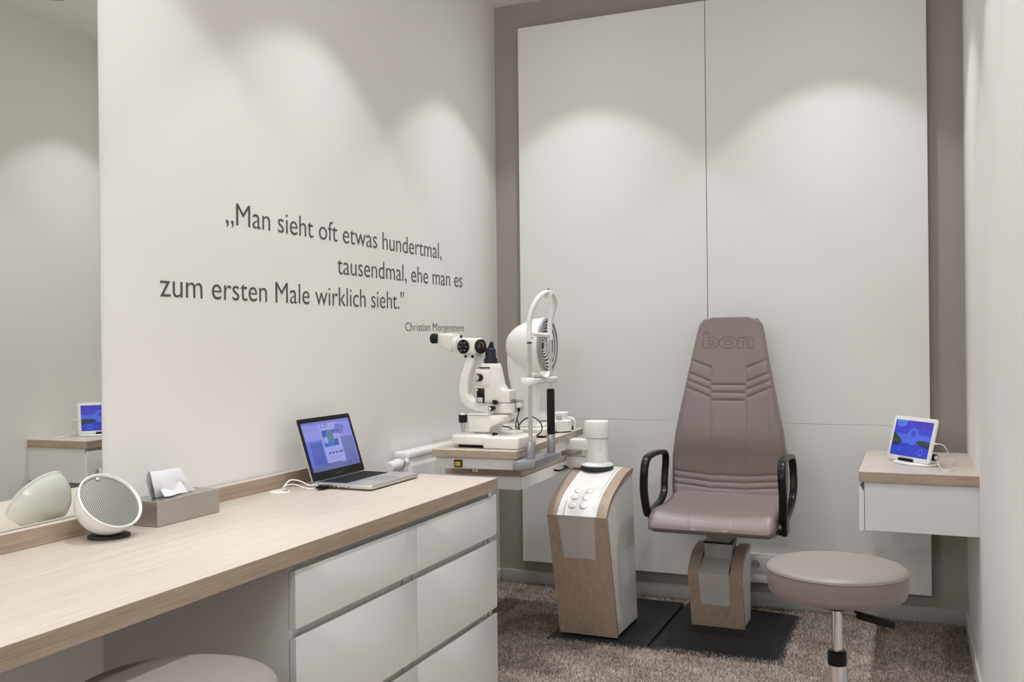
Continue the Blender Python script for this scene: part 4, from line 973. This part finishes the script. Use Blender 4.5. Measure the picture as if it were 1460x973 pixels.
for i_ in range(3): sh.append((rg_, R4(.49, .46-.025*i_, .57, .468-.025*i_)))
screen_obj('screen', tb, tp_, .015, TW-.015, .017, TH-.015, sh)
ts = thing('tablet_stand', 'white round tablet stand with black lip and hinge under the leaning tablet', 'stand', (-.02, 3.95, .761))
sc_ = Vector((.005, 3.935, .7612))
bm = NB(); x_, y_ = dd, bk_
R = []
for z, k in ((0, .96), (.003, 1), (.006, 1), (.0085, .95)): R.append([sc_+x_*(.098*k*math.cos(a))+y_*(.060*k*math.sin(a))+Vector((0, 0, z)) for a in np.linspace(0, 2*PI, 48, endpoint=False)])
rings(bm, R); link_mesh('foot', bm, 'pwhite', ts)
bm = NB(); tslab(bm, .075, .155, -.003, .0095, ((.0004, 0), (.006, .001)), .003); link_mesh('front_lip', bm, 'black', ts)
bm = NB(); hc = bl+dd*.205+bk_*.055+Vector((0, 0, .020)); cyl(bm, hc-dd*.02, hc+dd*.010, .0135, 24, .002); hb = link_mesh('hinge_barrel', bm, 'black', ts)
bm = NB(); cyl(bm, hc+dd*.0098, hc+dd*.0125, .009, 20, .001); cyl(bm, hc-Vector((.0, .0, .0))-dd*.011-tup*.0, hc-dd*.022, .009, 16); link_mesh('hinge_cap', bm, 'pwhite', hb)
bm = NB(); box(bm, tuple(sc_+Vector((-.012, .010, .006))), tuple(sc_+Vector((.045, .030, .016))), .002); link_mesh('strut', bm, 'black', ts)
bm = NB(); e0 = tp_(TW, TH*.47, -.005); tube(bm, [e0-dd*.001, e0+dd*.012, e0+dd*.03+Vector((0, 0, .002)), e0+dd*.045+Vector((.008, .02, -.008)), e0+dd*.055+Vector((.015, .06, -.04)), Vector((.140, 3.95, .775)), Vector((.145, 4.02, .7635)), Vector((.12, 4.18, .7635)), Vector((.15, 4.35, .7635))], .0017, 8, 5)
cyl(bm, e0-dd*.001, e0+dd*.014, .0032, 10, .0008); o = link_mesh('tablet_lead', bm, 'gwhite', loc=(.14, 3.95, .761)); tag(o, 'thin white charging lead curving from the right edge of the tablet', 'cable')
bm = NB(); tube(bm, [hc+dd*.012-Vector((0, 0, .004)), (.088, 3.79, .770), (.098, 3.752, .7638), (.112, 3.745, .7634), (.128, 3.78, .7632), (.135, 3.83, .7632), (.11, 3.90, .7632), (.12, 3.97, .7632)], .0017, 8, 5)
o = link_mesh('stand_lead', bm, 'gwhite', loc=(.10, 3.78, .761)); tag(o, 'short white lead lying on the oak top beside the tablet stand', 'cable')

# ================================================================== SPEAKER
spk = thing('bowl_speaker', 'white bowl shaped speaker with grey perforated grille on a dark foot', 'speaker', (-1.868, 1.798, ZW))
bp_ = Vector((-1.868, 1.798, 0)); rr = Vector((.6934, .7207, 0)); tv = Vector((.7207, -.6934, 0))
sn = (rr*.45+Vector((0, 0, .66))+tv*.60).normalized(); rc = bp_+rr*.0032+tv*.018+Vector((0, 0, .8585))
RB, DB = .0815, .090
pr = [(RB*.001, -DB)]+[(RB*math.sin(a), -DB*math.cos(a)) for a in np.linspace(.08, PI/2, 22)]
pr += [(RB+.0016, .002), (RB+.0012, .0045), (RB-.0015, .0058), (RB-.004, .004), (RB-.0055, -.003)]
bm = NB(); lathe(bm, pr, rc, sn, 72); link_mesh('bowl', bm, 'gwhite', spk, smooth=60)
bm = NB(); gx, gy, _ = frame_to(sn); RG = RB-.0048; V0_ = bm.verts.new(rc+sn*.0028); prev = None; uvm = {V0_: (0, 0)}
for k in range(1, 9):
    q = RG*k/8; z = .0028-.0045*(k/8)**2; cur = []
    for j_ in range(64):
        a = 2*PI*j_/64; v = bm.verts.new(rc+gx*(q*math.cos(a))+gy*(q*math.sin(a))+sn*z); uvm[v] = (q*math.cos(a), q*math.sin(a)); cur.append(v)
    for j_ in range(64):
        if prev is None: bm.faces.new((V0_, cur[j_], cur[(j_+1) % 64]))
        else: bm.faces.new((prev[j_], cur[j_], cur[(j_+1) % 64], prev[(j_+1) % 64]))
    prev = cur
ul = bm.loops.layers.uv.new('UVMap')
for f in bm.faces:
    for l in f.loops: l[ul].uv = uvm[l.vert]
link_mesh('grille', bm, 'grille', spk, smooth=60)
upv = (Vector((0, 0, 1))-sn*sn.z).normalized(); rl = upv.cross(sn)
bt = rc+upv*(RG-.0075)+rl*.0-tv*0
bm = NB(); lathe(bm, [(.0062, -.001), (.0062, .0022), (.005, .003), (.001, .0032)], bt, sn, 24); link_mesh('logo_button', bm, 'chrome', spk)
bm = NB(); R = []
fx, fy = rr, -tv
for z, k in ((ZW+.0004, .95), (ZW+.002, 1), (ZW+.007, .99), (ZW+.009, .90)): R.append([Vector((-1.868, 1.798, z))+fx*(.051*k*math.cos(a))+fy*(.044*k*math.sin(a)) for a in np.linspace(0, 2*PI, 48, endpoint=False)])
rings(bm, R); cyl(bm, (-1.874, 1.798, ZW+.008), (-1.874, 1.798, .784), .022, 24); link_mesh('foot', bm, 'rubber', spk)

# ================================================================== TISSUE BOX
tx = thing('tissue_box', 'brushed steel tissue box beside the bowl speaker', 'tissue box', (-1.89, 2.056, ZW))
bm = NB(); box(bm, (-1.9465, 1.935, ZW+.0005), (-1.840, 2.178, .833), .0012, 1); link_mesh('box', bm, 'steel', tx)
bm = NB(); R = [[Vector((-1.895+p[0], 2.05+p[1], z)) for p in rrect(.016, .07, .015, 1, 1, 6)] for z in (.8332, .8336)]; rings(bm, R); link_mesh('slot', bm, 'black', tx)
bm = NB(); nu, nv = 56, 26; rnd = random.Random(3)
ph = [rnd.uniform(0, 6) for _ in range(8)]
for side in (1, -1):
    G = []
    for i in range(nu+1):
        u = i/nu; row = []
        for j_ in range(nv+1):
            v = j_/nv
            yb = 1.978+.146*u; yt = 1.960+.118*u; y = yb+(yt-yb)*v**.8
            y -= .008*math.sin(v*PI)*(1-u)**2
            z = .8338+.073*v-.003*u*v+.001*math.sin(u*9+ph[0])*v
            open_ = .017*(1-v)**.6*side*(.6+.4*math.sin(u*PI))
            fold = .0036*math.sin(u*9+v*2.5+ph[1]+side)*(1-.75*v)+.0018*math.sin(u*24-v*5+ph[2])*(1-.9*v)+.0012*math.sin(v*11+u*5+ph[3])*(1-v)
            x = -1.893+open_+fold*.9+(.010*math.sin(v*PI*.9)*(1-u) if side > 0 else 0)
            row.append(bm.verts.new((x, y, z)))
        G.append(row)
    for i in range(nu):
        for j_ in range(nv): bm.faces.new((G[i][j_], G[i+1][j_], G[i+1][j_+1], G[i][j_+1]))
    # a corner of the sheet falling over the front edge of the slot
    if side > 0:
        A = [bm.verts.new((-1.862+.006*math.sin(k), 1.985+.012*k, .838)) for k in range(8)]
        B = [bm.verts.new((-1.885, 1.985+.012*k, .868+.006*math.sin(k*1.3))) for k in range(8)]
        for k in range(7): bm.faces.new((A[k], A[k+1], B[k+1], B[k]))
o = link_mesh('tissue', bm, 'tissue', smooth=80, loc=(-1.893, 2.04, .834)); tag(o, 'white paper tissue sticking up out of the steel box', 'tissue')
